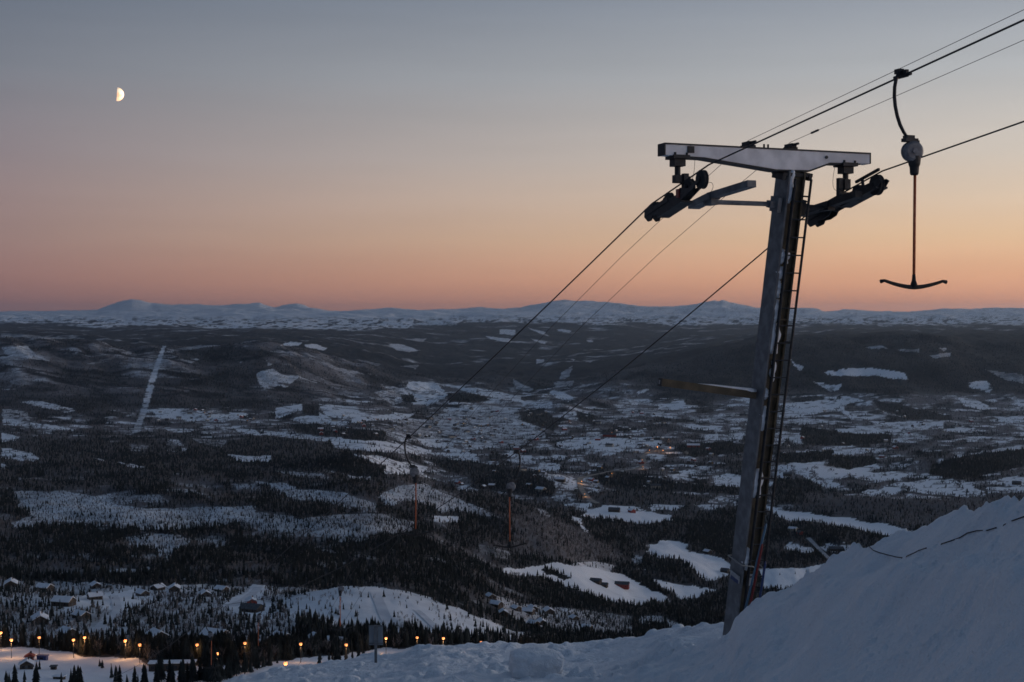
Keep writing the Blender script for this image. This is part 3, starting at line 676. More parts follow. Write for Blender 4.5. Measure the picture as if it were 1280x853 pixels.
while s < HT - .3:                                 # snow stuck in the column's corner, patch by patch
    h = rnd.uniform(.14, .6)
    for (cx_, w0, pr) in ((-.085, .062, min(.97, .15 + 1.3*s/HT)), (.0, .05, .42 if s > 2.6 else .08)):
        if rnd.random() > pr: continue
        q = MB(); n = 9; ph = rnd.random()*6; hh = h if w0 > .047 else h*.55
        pts = [B0 + Cx*(cx_ + .02*math.sin(ph + k*1.3)) + UF*.165 + W*(s + hh*k/(n-1)) for k in range(n)]
        q.tube(pts, [.012 + w0*rnd.uniform(.65, 1.1)*math.sin(math.pi*(k+.5)/n)**.6 for k in range(n)], 8)
        tpart(q, 'stuck_snow', M['tsnow'], smooth=True)
    s += h + rnd.uniform(-.02, .14)
q = MB(); q.tube([B0 + Cx*-.055 + UF*.225 + W*z for z in (.1, 3, 6, HT-.35)], .018, 8)
tpart(q, 'conduit', M['dark'])
q = MB()                                           # ladder
for l in (-.06, .25):
    q.tube([B0 + Cx*l + UF*.265 + W*z for z in (.35, 3, 6, HT-.2)], .023, 8)
z = .6
while z < HT - .3:
    q.tube([B0 + Cx*-.06 + UF*.265 + W*z, B0 + Cx*.25 + UF*.265 + W*z], .014, 6); z += .312
for z in (1.0, 3.4, 5.6, HT-.5):
    for l in (-.06, .25):
        q.tube([B0 + Cx*min(l, .14) + UF*.20 + W*z, B0 + Cx*l + UF*.265 + W*z], .016, 6)
tpart(q, 'ladder', M['dark'])
# crossarm: straight top, deep in the middle
ARM = CT + UPZ * 0
l1, l2 = lc(828), lc(1082)
up_l = lambda px, py: None
def topz(l):                                       # the arm is level
    return .30
TOPZ = zof(proj(0,0,0)[1], 1) if False else solve(lambda h: proj(*(CT + Cx*l1 + UPZ*h))[1], 181.5, -1, 2)
o = CT + UPZ * TOPZ
prof = [(l1, 0), (l2, 0), (l2, -.165), (lc(1033), -.175), (lc(1007), -.325), (lc(966), -.335), (lc(925), -.265), (lc(876), -.185), (l1, -.175)]
q = MB(); q.prism(prof[::-1], o, Cx, UPZ, U, .12, 0)
arm = tpart(q, 'crossarm', M['frost'])
q = MB()
q.box(o + Cx*((l1+l2)/2) + UPZ*.014, (Cx, U, UPZ), ((l2-l1)/2+.02, .135, .012))
q.box(o + Cx*(l1-.014) + UPZ*-.088, (Cx, U, UPZ), (.012, .125, .09))
q.box(o + Cx*(l2+.014) + UPZ*-.082, (Cx, U, UPZ), (.012, .125, .085))
pl = [(lc(850), -.19), (lc(876), -.19), (lc(925), -.27), (lc(966), -.34), (lc(1007), -.33), (lc(1033), -.18), (lc(1070), -.172)]
for (a, ha), (b_, hb) in zip(pl, pl[1:]):
    d = (Cx*(b_-a) + UPZ*(hb-ha)); L_ = d.length; d.normalize(); nn = d.cross(U).normalized()
    q.box(o + Cx*((a+b_)/2) + UPZ*((ha+hb)/2 - .012), (d, U, nn), (L_/2, .13, .011))
q.box(o + Cx*lc(859) + UPZ*-.07 + U*.13, (Cx, U, UPZ), (.06, .012, .055))
q.lathe([(-.01, .028), (.012, .028)], o + Cx*lc(1028) + UPZ*-.09 + U*.125, U, 12)
tpart(q, 'arm_flange', M['dark'])
q = MB(); q.box(o + UPZ*-.385 + Cx*.02 - UF*.03, AX, (.29, .20, .03)); 
for l in (-.26, .26): q.box(o + UPZ*-.43 + Cx*l, AX, (.03, .18, .05))
tpart(q, 'head_plate', M['dark'])
q = MB()
for px_ in (955, 960): q.tube([o + Cx*lc(px_), o + Cx*lc(px_) + UPZ*.10], .018, 6)
tpart(q, 'arm_bolt', M['dark'])

def rowpt(c_l, s, py):                             # point over the line at c offset, s metres uphill, seen at row py
    p = CT + Cx*c_l + U*s
    return Vector((p.x, p.y, zof(py, p.y)))
def s_of(c_l, px, lo, hi):
    return solve(lambda s: proj(*(CT + Cx*c_l + U*s))[0], px, lo, hi)
class Rope:
    """a hauled rope: kinked at its sheaves, level-straight uphill, sagging downhill"""
    def __init__(self, c_l, s1, y1, s2, y2, upx, upy, da, db):
        self.c = c_l
        self.p1, self.p2 = rowpt(c_l, s1, y1), rowpt(c_l, s2, y2)
        self.s1, self.s2 = s1, s2
        su = s_of(c_l, upx, s1, 20); zu = rowpt(c_l, su, upy).z
        self.mu = (zu - self.p1.z) / (su - s1)
        (ax_, ay_), (bx_, by_) = da, db
        ta = -s_of(c_l, ax_, -140, -.5) + s2; za = rowpt(c_l, s2 - ta, ay_).z - self.p2.z
        if by_ is None: self.k = 0.0; self.m = za / ta
        else:
            tb_ = -s_of(c_l, bx_, -140, -.5) + s2; zb_ = rowpt(c_l, s2 - tb_, by_).z - self.p2.z
            self.k = (zb_/tb_ - za/ta) / (tb_ - ta); self.m = za/ta - self.k*ta
    def p(self, s):
        b_ = CT + Cx*self.c + U*s
        if s >= self.s1: z = self.p1.z + self.mu*(s - self.s1)
        elif s <= self.s2:
            t_ = self.s2 - s; z = self.p2.z + self.m*t_ + self.k*t_*t_
        else:
            w_ = (s - self.s2)/(self.s1 - self.s2); z = self.p2.z*(1-w_) + self.p1.z*w_
        return Vector((b_.x, b_.y, z))
    def line(self, up=34, down=105):
        ss = [up, 20, 12, 6, self.s1] + ([self.s2] if self.s2 < self.s1 else []) + [self.s2 - d for d in (.8, 2, 5, 9, 14, 20, 27, 35, 44, 54, 65, 77, 90, down)]
        return [self.p(s) for s in ss]
    def build(self, name, r, m, label, cat):
        o_ = MB().tube(self.line(), r, 8).build(name, m, smooth=True)
        return tag(o_, label, cat, 'cables of the drag lift')
lA, lB = lc(850), lc(1058)
RA = Rope(lA, 1.0, 206, -1.05, 255, 1280, 25, (510, 548), (257, 772))
RB = Rope(lB, 1.05, 214, -1.05, 262, 1280, 152, (645, 566), (429, 708))
RA.build('haul_rope', .0135, M['rope'], 'thick dark haul rope running over the left sheave train to the upper right corner', 'rope')
RB.build('haul_rope', .0135, M['rope'], 'thick dark haul rope running over the right sheave train and behind the near tow bar', 'rope')
w1, w2 = lc(935), lc(988)
WA = Rope(w1, .0, 176, .0, 176, 1280, 12, (800, 299), (690, 408))
WB = Rope(w2, .0, 178, .0, 178, 1280, 50, (822, 319), (695, 440))
WA.build('signal_wire', .0045, M['wire'], 'thin wire clamped on the crossarm left of its two bolts, topmost of the wires', 'wire')
WB.build('signal_wire', .0045, M['wire'], 'thin wire clamped on the crossarm above the column, between the two thick ropes', 'wire')
for l, w_ in ((w1, .10), (w2, .09)):
    q = MB(); p0 = o + Cx*l
    q.box(p0 + UPZ*.045, (Cx, U, UPZ), (w_, .09, .02)); q.box(p0 + UPZ*.09, (Cx, U, UPZ), (w_*.55, .12, .035))
    q.tube([p0 + UPZ*.10 + U*-.15, p0 + UPZ*.105 + U*.25], .022, 6)
    tpart(q, 'wire_clamp', M['dark'])
q = MB(); pw = WB.p(.65); q.tube([pw, pw + (WB.p(1.0) - pw)*.6], .018, 6); tpart(q, 'wire_joint', M['dark'])

def sheaves(R, hang_l, left):
    d = (R.p1 - R.p2).normalized(); n_ = Cx.cross(d).normalized()
    if n_.z < 0: n_ = -n_
    mid = (R.p1 + R.p2) / 2
    at_ = lambda a, h, s=0.0: mid + d*a + n_*h + Cx*s
    q = MB()
    if left:
        plate = [(-1.22,-.06),(-1.26,-.22),(-1.14,-.36),(-1.02,-.38),(-.93,-.30),(-.78,-.31),(-.70,-.40),(-.35,-.40),(.15,-.37),(1.02,-.22),(1.06,-.14),(.55,-.22),(.38,-.17),(.20,-.10),(.02,-.20),(-.2,-.18),(-.45,-.08),(-.62,-.2),(-.8,-.16),(-.95,-.05)]
    else:
        plate = [(-1.15,-.12),(-1.22,-.30),(-1.12,-.46),(-.92,-.47),(-.86,-.40),(-.7,-.44),(-.5,-.42),(-.42,-.34),(.1,-.33),(.2,-.38),(1.0,-.36),(1.12,-.26),(1.05,-.18),(.4,-.15),(-.1,-.1),(-.55,-.08)]
    plate = [(a*(.8 if a > 0 else .97) if left else a, (h*.80 - .02) if left else h*.70) for a, h in plate]
    for s in (-.075, .075):
        q.prism(plate, mid, d, n_, Cx, .012, 0) if s < -1 else q.prism(plate, mid + Cx*s, d, n_, Cx, .012, 0)
    q.box(at_(-.25 if left else .45, -.345 if left else -.26), (d, Cx, n_), (.45 if left else .55, .12, .016))
    q.box(at_(-.7, -.16), (d, Cx, n_), (.42, .10, .04))
    if not left:
        q.box(at_(.72, .035, -.05), (d, Cx, n_), (.34, .02, .022)); q.box(at_(.6, -.06, -.075), (d, Cx, n_), (.03, .012, .1))
    asm = tpart(q, 'sheave_train', M['dark'])
    for k, (a, r) in enumerate(((-.92, .115), (-.40, .115), (.34, .13), (.78 if left else .88, .145 if left else .165))):
        w_ = MB(); c_ = mid + d*a + n_*(-r - .014)
        w_.lathe([(-.045, r*.25), (-.05, r*.6), (-.04, r*1.06), (-.02, r*1.06), (-.012, r), (.012, r), (.02, r*1.06), (.04, r*1.06), (.05, r*.6), (.045, r*.25)], c_, Cx, 28)
        w_.lathe([(-.09, .03), (.09, .03)], c_, Cx, 10)
        ow = w_.build('sheave_wheel', M['rubber'], asm)
    # hanger from the arm
    q = MB(); a0 = o + Cx*hang_l + UPZ*-.175
    q.box(a0 + UPZ*-.02, (Cx, U, UPZ), (.15, .16, .03))
    q.box(a0 + UPZ*-.10, (Cx, U, UPZ), (.10, .10, .07))
    q.lathe([(-.02, .05), (.18, .05)], a0 + UPZ*-.32, UPZ, 12)
    for s in (-.11, .11): q.lathe([(0, .022), (.07, .022)], a0 + Cx*s + U*.12 + UPZ*-.02, UPZ, 8)
    top = a0 + UPZ*-.38
    if left:
        q.box(top + Cx*.02, (Cx, U, UPZ), (.09, .06, .065))
        q.box(top + Cx*.13 + UPZ*.0, (Cx, U, UPZ), (.09, .05, .05))
        q.box((top + Cx*.19 + at_(.1, -.1))/2 + UPZ*.03, (Cx, U, UPZ), (.045, .05, max(.1, (top.z - at_(.1, -.1).z)/2 + .06)))
    else:
        e = at_(-.05, -.2, -.12)
        q.box(top + UPZ*.02, (Cx, U, UPZ), (.06, .07, .09))
        q.box(Vector((e.x, e.y, (e.z + top.z)/2 + .03)), (Cx, U, UPZ), (.055, .045, (top.z - e.z)/2 + .10))
        q.box(at_(-.05, -.05, -.05), (Cx, U, UPZ), (.10, .04, .04))
    tpart(q, 'hanger', M['dark'])
    q = MB(); p = o + Cx*(hang_l + (.27 if left else -.28)) + UPZ*-.21 + U*.1     # slack safety wire
    sg = -1 if left else -1
    pts = [p + UPZ*(-.45*math.sin(k/8*math.pi*.62)) + Cx*(sg*.22*(k/8)**2 if left else -.06*math.sin(k/8*math.pi) + .16*(k/8)**3) for k in range(9)]
    q.tube(pts, .004, 5)
    if left:
        tpart(q, 'safety_wire', M['wire']); q = MB()
        e = at_(.84, -.24, .05)
        q.tube([e + d*(.16*math.sin(k/10*math.pi)) - n_*(.10*(1-math.cos(k/10*math.pi))/1.2) + Cx*.02*k/10 for k in range(11)], .004, 5)
    tpart(q, 'safety_wire', M['wire'])
    return at_
atA = sheaves(RA, lc(847), True)
atB = sheaves(RB, lc(1057), False)
q = MB(); q.box(atA(.1, -.18, -.09), (Cx, U, UPZ), (.02, .05, .07)); tpart(q, 'red_cover', M['red'])
# rope catchers on pipes from the column
def catcher(py_c, lfar, pts, left):
    s = solve(lambda s: proj(*(B0 + W*s))[1], py_c, 1, HT)
    a0 = B0 + W*s
    q = MB(); sg = -1 if left else 1
    q.box(a0 + Cx*sg*.24 + UF*.02, AX, (.04, .13, .13)); q.box(a0 + Cx*sg*.33 + UF*.02, AX, (.06, .07, .06))
    q.tube([a0 + Cx*sg*.30, a0 + Cx*lfar], .042, 10)
    q.box(a0 + Cx*lfar, (Cx, U, UPZ), (.07, .14, .055))
    for (p, r_, ww) in pts(a0 + Cx*lfar):
        d = (r_ - p); L_ = d.length; d.normalize()
        q.box((p + r_)/2, (d, Cx, d.cross(Cx)), (L_/2, ww, .055), taper=1)
    tpart(q, 'rope_catcher', M['steel'] if left else M['dark'])
catcher(256, lc(894), lambda e: [(e + U*-.62 + UPZ*-.02, e + U*.12 + UPZ*.10, .11), (e + U*.0 + UPZ*.10, e + U*1.35 + UPZ*.19, .08)], True)
catcher(258, lc(1040), lambda e: [(e + U*-.85 + UPZ*-.05, e + U*.15 + UPZ*.05, .10), (e + U*.1 + UPZ*.05, e + U*.95 + UPZ*.16, .07)], False)
# stub bar low on the column
s = solve(lambda s: proj(*(B0 + W*s))[1], 494, 1, HT)
a0 = B0 + W*s + Cx*-.21; e0 = at(826, 478, a0.y - .62)
d = (e0 - a0); L_ = d.length; d.normalize(); nn = d.cross(U).normalized(); nn = nn if nn.z > 0 else -nn
uu = nn.cross(d)
q = MB(); q.box((a0 + e0)/2, (d, uu, nn), (L_/2, .06, .065), 0); q.box(e0 + d*.012, (d, uu, nn), (.01, .066, .07), 1); q.box(e0 + d*.026, (d, uu, nn), (.004, .02, .035), 2)
tpart(q, 'stub_bar', [M['brown_shaded'], M['dark'], M['white']])
q = MB(); q.tube([a0 + d*t_ + nn*.062 + uu*.01 for t_ in (.0, .1, .3, .6, .9, 1.15)], [.05, .055, .045, .035, .025, .008], 8)
tpart(q, 'bar_snow', M['tsnow'], smooth=True)
q = MB()                                           # cord tied round, plates
s = solve(lambda s: proj(*(B0 + W*s))[1], 700, .2, 5)
ring = [B0 + Cx*x + UF*y + W*(s + dz) for x, y, dz in ((-.22,-.26,.0),(-.22,.27,.01),(0,.285,-.02),(.05,.29,-.06),(.12,.285,-.08),(.22,.28,-.07),(.22,-.26,0),(-.22,-.26,0))]
q.tube(ring, .012, 6); tpart(q, 'tied_cord', M['cord'])
s = solve(lambda s: proj(*(B0 + W*s))[1], 719, .2, 5)
q = MB(); q.box(B0 + Cx*.02 + UF*.235 + W*s, AX, (.09, .006, .11)); tpart(q, 'white_plate', M['white'])
q = MB(); q.box(B0 + Cx*-.212 + UF*.05 + W*s, AX, (.005, .17, .07), 0); q.box(B0 + Cx*-.215 + UF*.05 + W*(s-.05), AX, (.004, .14, .035), 1)
tpart(q, 'number_plate', [M['white'], M['blue']])
for nm, m_, a, b_ in (('light blue', 'lblue', (933, 756), (958, 655)), ('red', 'red', (937, 760), (953, 680)), ('dark blue', 'blue', (948, 758), (957, 702))):
    p, r_ = at(*a, 25.15), at(*b_, 25.0)
    q = MB(); dd = (p - r_).normalized()
    q.tube([r_, r_ + dd*.05, p + dd*.5], [.012, .022, .022], 8)
    tag(q.build('slalom_pole', M[m_], smooth=True), f'{nm} slalom pole leaning on the foot of the lift tower', 'slalom pole', 'slalom poles stowed at the tower foot')

# ------------------------------------------------------------------ tow bars
def tow_meshes():
    r = {}
    I_ = ((1,0,0),(0,1,0),(0,0,1)); UPB = .09
    q = MB(); q.box((0,0,.02), I_, (.022,.10,.045)); q.box((-.015,.05,.06), I_, (.04,.05,.03)); q.tube([(0,-.17,.0),(0,.17,.0)], .022, 8)
    r['rope_clamp'] = q.mesh('rope_clamp', M['dark'])
    a = [(0,-.02),(-.05,-.05),(-.095,-.13),(-.118,-.24),(-.122,-.36),(-.108,-.48),(-.078,-.60),(-.035,-.71),(.02,-.80),(.07,-.86)]
    r['hanger_arm'] = MB().tube([(x,0,z+UPB) for x, z in a], [.024]*8+[.022,.02], 10).mesh('hanger_arm', M['dark'], True)
    q = MB(); q.lathe([(-.075,.03),(-.072,.10),(-.055,.128),(-.012,.132),(-.010,.122),(.010,.122),(.012,.132),(.055,.128),(.072,.10),(.075,.03)], (.15,0,-1.04+UPB), (0.15,1,0), 32)
    q.lathe([(-.09,.035),(.09,.035)], (.15,0,-1.04+UPB), (0.15,1,0), 14)
    r['spring_box'] = q.mesh('spring_box', M['drum'])
    q = MB(); q.box((.115,0,-.90+UPB), I_, (.095,.05,.022)); q.box((.10,0,-.865+UPB), I_, (.06,.045,.025)); q.box((.205,0,-.93+UPB), I_, (.03,.04,.03))
    r['arm_bracket'] = q.mesh('arm_bracket', M['dark']); q = MB()
    q.lathe([(-.12,.042),(-.10,.055),(-.02,.06),(.02,.075),(.12,.085)], (.185,0,-1.22+UPB), (0,0,1), 16)
    r['box_neck'] = q.mesh('box_neck', M['dark'])
    r['drag_rod'] = MB().tube([(.195,0,-1.30+UPB),(.19,0,-2.0+UPB),(.185,0,-2.70+UPB)], .019, 8).mesh('drag_rod', M['orange'], True)
    q = MB(); pts = []; rad = []
    for k in range(19):
        x = -1 + 2*k/18
        pts.append((.185 + .50*x, 0, -2.765 + UPB + .10*abs(x)**1.7 - (.03 if abs(x) > .97 else 0))); rad.append(.030 - .012*abs(x) + (.008 if abs(x) > .93 else 0))
    q.tube(pts, rad, 10); q.tube([(.185,0,-2.60+UPB),(.185,0,-2.68+UPB),(.185,0,-2.76+UPB)], [.021,.028,.055], 10)
    r['cross_bar'] = q.mesh('cross_bar', M['rubber'], True)
    return r
TM = tow_meshes()
base_rz = math.atan2(Cx.y, Cx.x)
def tow(R, px, lo, hi, label, flip=False):
    s = s_of(R.c, px, lo, hi)
    e = empty('tow_bar', R.p(s), base_rz + (math.pi if flip else 0))
    tag(e, label, 'tow bar', 'tow bars hanging on the lift ropes')
    for nm in ('rope_clamp', 'hanger_arm', 'spring_box', 'box_neck', 'arm_bracket', 'drag_rod', 'cross_bar'):
        link(bpy.data.objects.new(nm, TM[nm]), e)
tow(RA, 1128, 1, 18, 'nearest and largest tow bar, hanging against the orange sky right of the tower')
tow(RA, 511, -100, -2, 'tow bar with bright grey drum hanging on the left rope low over the valley')
tow(RB, 645, -100, -2, 'tow bar hanging over the valley on the right rope, its arm bowed to the right', True)
tow(RB, 430, -120, -2, 'small tow bar with orange rod in front of the snowy knoll', True)
tow(RA, 258, -120, -2, 'small tow bar with orange rod cut by the bottom edge over the dark spruces')
tow(RB, 326, -140, -2, 'farthest tow bar, a short orange rod just above the piste edge', True)

# ------------------------------------------------------------------ small things on the near snow
p = nhit(470, 829)
sg = empty('piste_sign', p); tag(sg, 'grey two panel sign on a post, seen from behind at the piste edge', 'sign')
MB().box((0,0,.30), ((1,0,0),(0,1,0),(0,0,1)), (.032,.02,.62)).build('post', M['steel'], sg)
for x in (-.105, .105): MB().box((x,.03,.66), ((1,0,0),(0,1,0),(0,0,1)), (.065,.008,.235)).build('panel', M['board'], sg)
for z in (.47, .90): MB().box((0,.012,z), ((1,0,0),(0,1,0),(0,0,1)), (.175,.01,.014)).build('bracket', M['steel'], sg)
def lump(name, loc, size, rz, seed, label, cat):
    n = 18
    vs, fs = [], []
    import itertools
    g_ = np.linspace(-1, 1, n)
    faces = []
    P = []
    for axis in range(3):
        for sgn in (-1, 1):
            a, b_ = np.meshgrid(g_, g_, indexing='ij')
            c_ = np.full_like(a, sgn)
            arr = [None]*3; arr[axis] = c_; arr[(axis+1) % 3] = a; arr[(axis+2) % 3] = b_
            base = sum(len(x) for x in P)
            pts = np.stack(arr, -1).reshape(-1, 3); P.append(pts)
            gf = grid_faces(n, n) + base
            faces.append(gf if sgn > 0 else gf[:, ::-1])
    P = np.concatenate(P); ln = np.linalg.norm(P, axis=1, keepdims=True); Lp = (np.abs(P)**4.5).sum(1, keepdims=True)**(1/4.5)
    P = P / Lp
    nz = fbm(P[:, 0]*1.6 + seed, P[:, 1]*1.6 + P[:, 2]*1.3, 4, seed) * .16 + fbm(P[:, 2]*4 + seed, P[:, 0]*4 + P[:, 1]*3, 3, seed+5) * .06
    P = P * (1 + nz[:, None])
    P *= np.array(size)
    o_ = np_mesh(name, P, np.concatenate(faces), M['snow'])
    o_.location = loc; o_.rotation_euler = (0, 0, rz)
    return tag(o_, label, cat)
p = nhit(671, 842)
lump('snow_block', p + Vector((0, .2, .12)), (.47, .40, .24), .12, 5, 'large squared lump of snow lying alone on the piste', 'snow block')
cab = [[(1086,683),(1092,689),(1100,693.5),(1110,696.5),(1120,698),(1128,699)], [(1134,696.5),(1143,692.5),(1150,690.5),(1158,688.5)], [(1178,682),(1190,677.5),(1200,674),(1210,671.5),(1222,667.5),(1234,665),(1246,662)], [(1256,658),(1268,653.5),(1282,649.5),(1310,642)]]
q = MB()
for seg in cab:
    pts = [nhit(a, b_) + Vector((0, -.004, .008)) for a, b_ in seg]
    pts = [pts[0] + Vector((0, .03, -.04))] + pts + [pts[-1] + Vector((0, .03, -.04))]
    q.tube(pts, .0048, 6)
tag(q.build('cable', M['rubber'], smooth=True), 'thin black cable half buried along the snow bank', 'cable')

# ------------------------------------------------------------------ cabins, farms and the town
I3 = ((1,0,0),(0,1,0),(0,0,1))
def add_parts(d, e):
    for nm, me in d.items():
        for m_ in (me if isinstance(me, list) else [me]): link(bpy.data.objects.new(nm, m_), e)
def house_meshes(w, d, h, rh, wall, roof, snowt=.35, chim=True, win='glass'):
    r = {}
    q = MB(); q.prism([(-w/2,-1.2),(w/2,-1.2),(w/2,h),(0,h+rh),(-w/2,h)], (0,0,0), (1,0,0), (0,0,1), (0,1,0), d/2)
    r['wall'] = q.mesh('wall', M[wall])
    q = MB(); ov = .55
    sl = Vector((w/2+ov, 0, -rh*(1+2*ov/w))); L_ = sl.length; sl.normalize()
    for s in (-1, 1):
        dd = Vector((sl.x*s, 0, sl.z)); nn = Vector((-dd.z*s, 0, dd.x*s)); nn = nn if nn.z > 0 else -nn
        q.box(Vector((0,0,h+rh)) + dd*(L_/2 - .06) + nn*(snowt/2+.03), (dd, (0,1,0), nn), (L_/2, d/2+.5, snowt/2))
    r['roof'] = q.mesh('roof', M[roof])
    if chim: r['chimney'] = MB().box((w*.14, d*.15, h+rh+.35), I3, (.35,.35,.75)).mesh('chimney', M['wood'])
    wl = [(x, -d/2-.02, .55, .03, .6) for x in (-w*.25, w*.22)] + [(s*(w/2+.02), y, .03, .55, .55) for y in (-d*.28, d*.05, d*.3) for s in (-1, 1)]
    r['window'] = [MB().box((x, y, h*.55), I3, (a, b_, c_)).mesh('window', M[win]) for x, y, a, b_, c_ in wl]
    r['door'] = MB().box((0, -d/2-.03, .9), I3, (.5,.03,1.05)).mesh('door', M['roofdark'])
    return r
HV = [house_meshes(8,11,2.8,2.3,'wood','roofsnow'), house_meshes(7,9,2.6,2.0,'wood','roofsnow'), house_meshes(9,13,3.4,2.6,'wood','roofsnow'),
      house_meshes(10,13,3.0,2.4,'wood','roofdark',.12), house_meshes(7,9,2.8,2.0,'redwood','roofsnow'), house_meshes(7,8,2.8,2.0,'wood','roofsnow',win='lit')]
LAND = []                                          # named places used to tell trees apart
def cabin(px, py, v, rz, label, cat='cabin', name='cabin', sc=1.0, group='snow covered cabins below the piste'):
    p = hit(px, py)
    e = empty(name, p, rz); e.scale = (sc, sc, sc)
    tag(e, label, cat, group)
    add_parts(HV[v], e)
    return e
CAB = [(118,735,1,.5,'snow roofed cabin at the upper edge of the village, above the forest road'), (78,757,2,1.3,'cabin with dark gable left of the pale clearing in the village'),
 (117,749,1,-1.0,'small dark cabin standing in the middle of the pale clearing'), (48,780,2,.35,'wide cabin with blue grey roof among spruces above the left lamps'),
 (100,773,1,.9,'small snow roofed cabin just below the pale clearing'), (54,738,0,1.2,'cabin at the far upper left of the village, half behind trees'),
 (12,734,2,.3,'cabin at the left picture edge below the dark wood'), (177,745,1,.7,'cabin by the upper right end of the clearing'), (196,738,1,-.5,'left one of the two cabins side by side under the dark wood'),
 (217,739,0,.2,'right one of the two cabins side by side under the dark wood'), (276,740,1,1.0,'lone cabin under the dark wood left of the parking place'),
 (255,746,1,.4,'low cabin half hidden by trees left of the parking place'), (83,795,1,.8,'cabin just behind the row of lamps, right of the second lamp'), (195,799,0,.6,'cabin with round snow roof right of the sixth lamp'),
 (268,800,2,1.1,'large white roofed cabin above the lamp in the spruces'), (311,812,1,.4,'cabin with snow roof right under the lamp near the piste edge'), (327,811,0,-.6,'cabin with white roof between two dark roofs near the piste edge'),
 (335,812,3,.5,'cabin with dark bare roof near the piste edge'), (351,801,1,.9,'cabin with bright snow roof above the dark roofed cabins'), (314,765,3,1.2,'long dark roofed lodge below the parking place'),
 (313,756,4,.3,'red cabin beside the parking place'), (395,803,1,.5,'small cabin among spruces under the snowy knoll'), (419,807,1,1.2,'tiny cabin in the spruces left of the dim lamp'),
 (613,748,1,.4,'upper cabin in the dark wood beyond the knoll'), (620,758,0,.9,'white roofed cabin in the dark wood beyond the knoll'), (629,768,1,.1,'lowest left cabin in the dark wood beyond the knoll'),
 (645,763,1,.6,'first cabin of the row in the wood beyond the knoll'), (660,767,0,1.2,'second cabin of the row in the wood beyond the knoll'), (666,763,0,.3,'tall roofed cabin behind the row in the wood'),
 (686,767,2,.2,'long white roofed cabin ending the row in the wood'), (667,782,1,.7,'lower left one of the pair of cabins beneath the row'), (677,781,0,.2,'lower right one of the pair of cabins beneath the row'),
 (718,775,1,.4,'pale cabin right of the row, under the barn field'), (734,787,1,1.0,'blue shaded cabin near the piste lip under the barn field')]
for px_, py_, v, rz, lb in CAB:
    cabin(px_, py_, v, rz, lb); LAND.append((px_, py_, lb))
# huts on the ski ground
p = hit(34, 826); 
def box_house(name, px, py, w, d, h, wall, roof, rz, label, cat, flat=True):
    e = empty(name, hit(px, py), rz); tag(e, label, cat)
    if flat:
        MB().box((0,0,h/2-.6), I3, (w/2,d/2,h/2+.6)).build('wall', M[wall], e)
        MB().box((0,0,h+.2), I3, (w/2+.4,d/2+.4,.2)).build('roof', M[roof], e)
        n = max(1, int(w/3))
        for k in range(n): MB().box((-w/2 + (k+.5)*w/n, -d/2-.03, h*.5), I3, (min(.8, w/n*.3), .03, h*.2)).build('window', M['glass'], e)
    else:
        add_parts(house_meshes(w, d, h, w*.3, wall, roof), e)
    return e
box_house('kiosk', 31, 836, 5.5, 5, 2.4, 'wood', 'roofsnow', .3, 'small dark kiosk with thick snow roof on the lit ski ground', 'kiosk', False)
box_house('hut', 35, 825, 3.6, 3, 1.8, 'redwood', 'redwood', .2, 'red roofed hut behind the snow roofed kiosk', 'hut', False)
box_house('container', 51, 825, 4.6, 2.2, 1.9, 'tarp', 'tarp', -.15, 'blue container standing beside the tree on the ski ground', 'container')
box_house('shed', 65, 837, 2.4, 2.0, 1.4, 'wood', 'roofdark', .1, 'dark box shed alone on the lit snow below the blue container', 'shed')
box_house('shelter', 72, 849, 4.5, 2.6, 1.3, 'wood', 'roofsnow', -.1, 'low dark shelter at the bottom edge of the ski ground', 'shelter')
box_house('lodge', 214, 838, 20, 5, 3.6, 'wood', 'roofsnow', .08, 'long flat roofed lodge covered in snow behind the front spruces', 'lodge')
# farms
def farm(px, py, w, d, h, wall, roof, rz, label, cat='farm building'):
    e = empty('farm_building', hit(px, py), rz); tag(e, label, cat, 'farm buildings in the valley')
    add_parts(house_meshes(w, d, h, w*.32, wall, roof, .3, False), e)
farm(778, 735, 10, 19, 5.5, 'redwood', 'roofdark', 1.35, 'red barn with grey roof in the middle of the white field', 'barn')
farm(745, 729, 8, 14, 3.5, 'wood', 'roofdark', 1.1, 'dark long shed, left one of the two beside the red barn', 'shed')
farm(755, 733, 7, 10, 3, 'wood', 'roofdark', 1.2, 'dark shed nearest the red barn on its left')
farm(885, 692, 9, 13, 4, 'wood', 'roofsnow', .6, 'farmhouse at the upper end of the side valley field left of the tower')
farm(907, 716, 9, 12, 4, 'wood', 'roofdark', 1.0, 'dark farmhouse just left of the tower foot')
farm(768, 640, 12, 22, 5, 'wood', 'roofdark', 1.3, 'dark barn on the field beyond the spur')
farm(790, 641, 10, 15, 5, 'redwood', 'roofsnow', .4, 'red farmhouse right of the dark barn beyond the spur', 'farmhouse')
farm(992, 664, 10, 16, 5, 'pale_wood', 'roofsnow', .9, 'pale farmhouse among trees right of the tower', 'farmhouse')
farm(1001, 668, 9, 13, 4, 'redwood', 'roofdark', .3, 'small red outbuilding beside the pale farmhouse')
farm(1046, 689, 11, 24, 4.5, 'wood', 'roofdark', 1.5, 'long dark hall above the snow bank')
farm(985, 595, 11, 22, 5, 'wood', 'roofdark', 1.3, 'dark farm on the wide white fields right of the ladder')
farm(1272, 606, 12, 20, 5, 'wood', 'roofdark', 1.0, 'dark farm at the right picture edge among bare trees')
farm(762, 546, 18, 45, 7, 'redwood', 'roofdark', 1.4, 'long red industrial hall at the edge of the town', 'hall')
farm(700, 602, 14, 24, 6, 'wood', 'roofsnow', 1.3, 'larger house by the road bend in the valley', 'house')
farm(676, 614, 14, 22, 5, 'pale_wood', 'roofsnow', .8, 'pale house with domed snow roof by the wooded knoll', 'house')
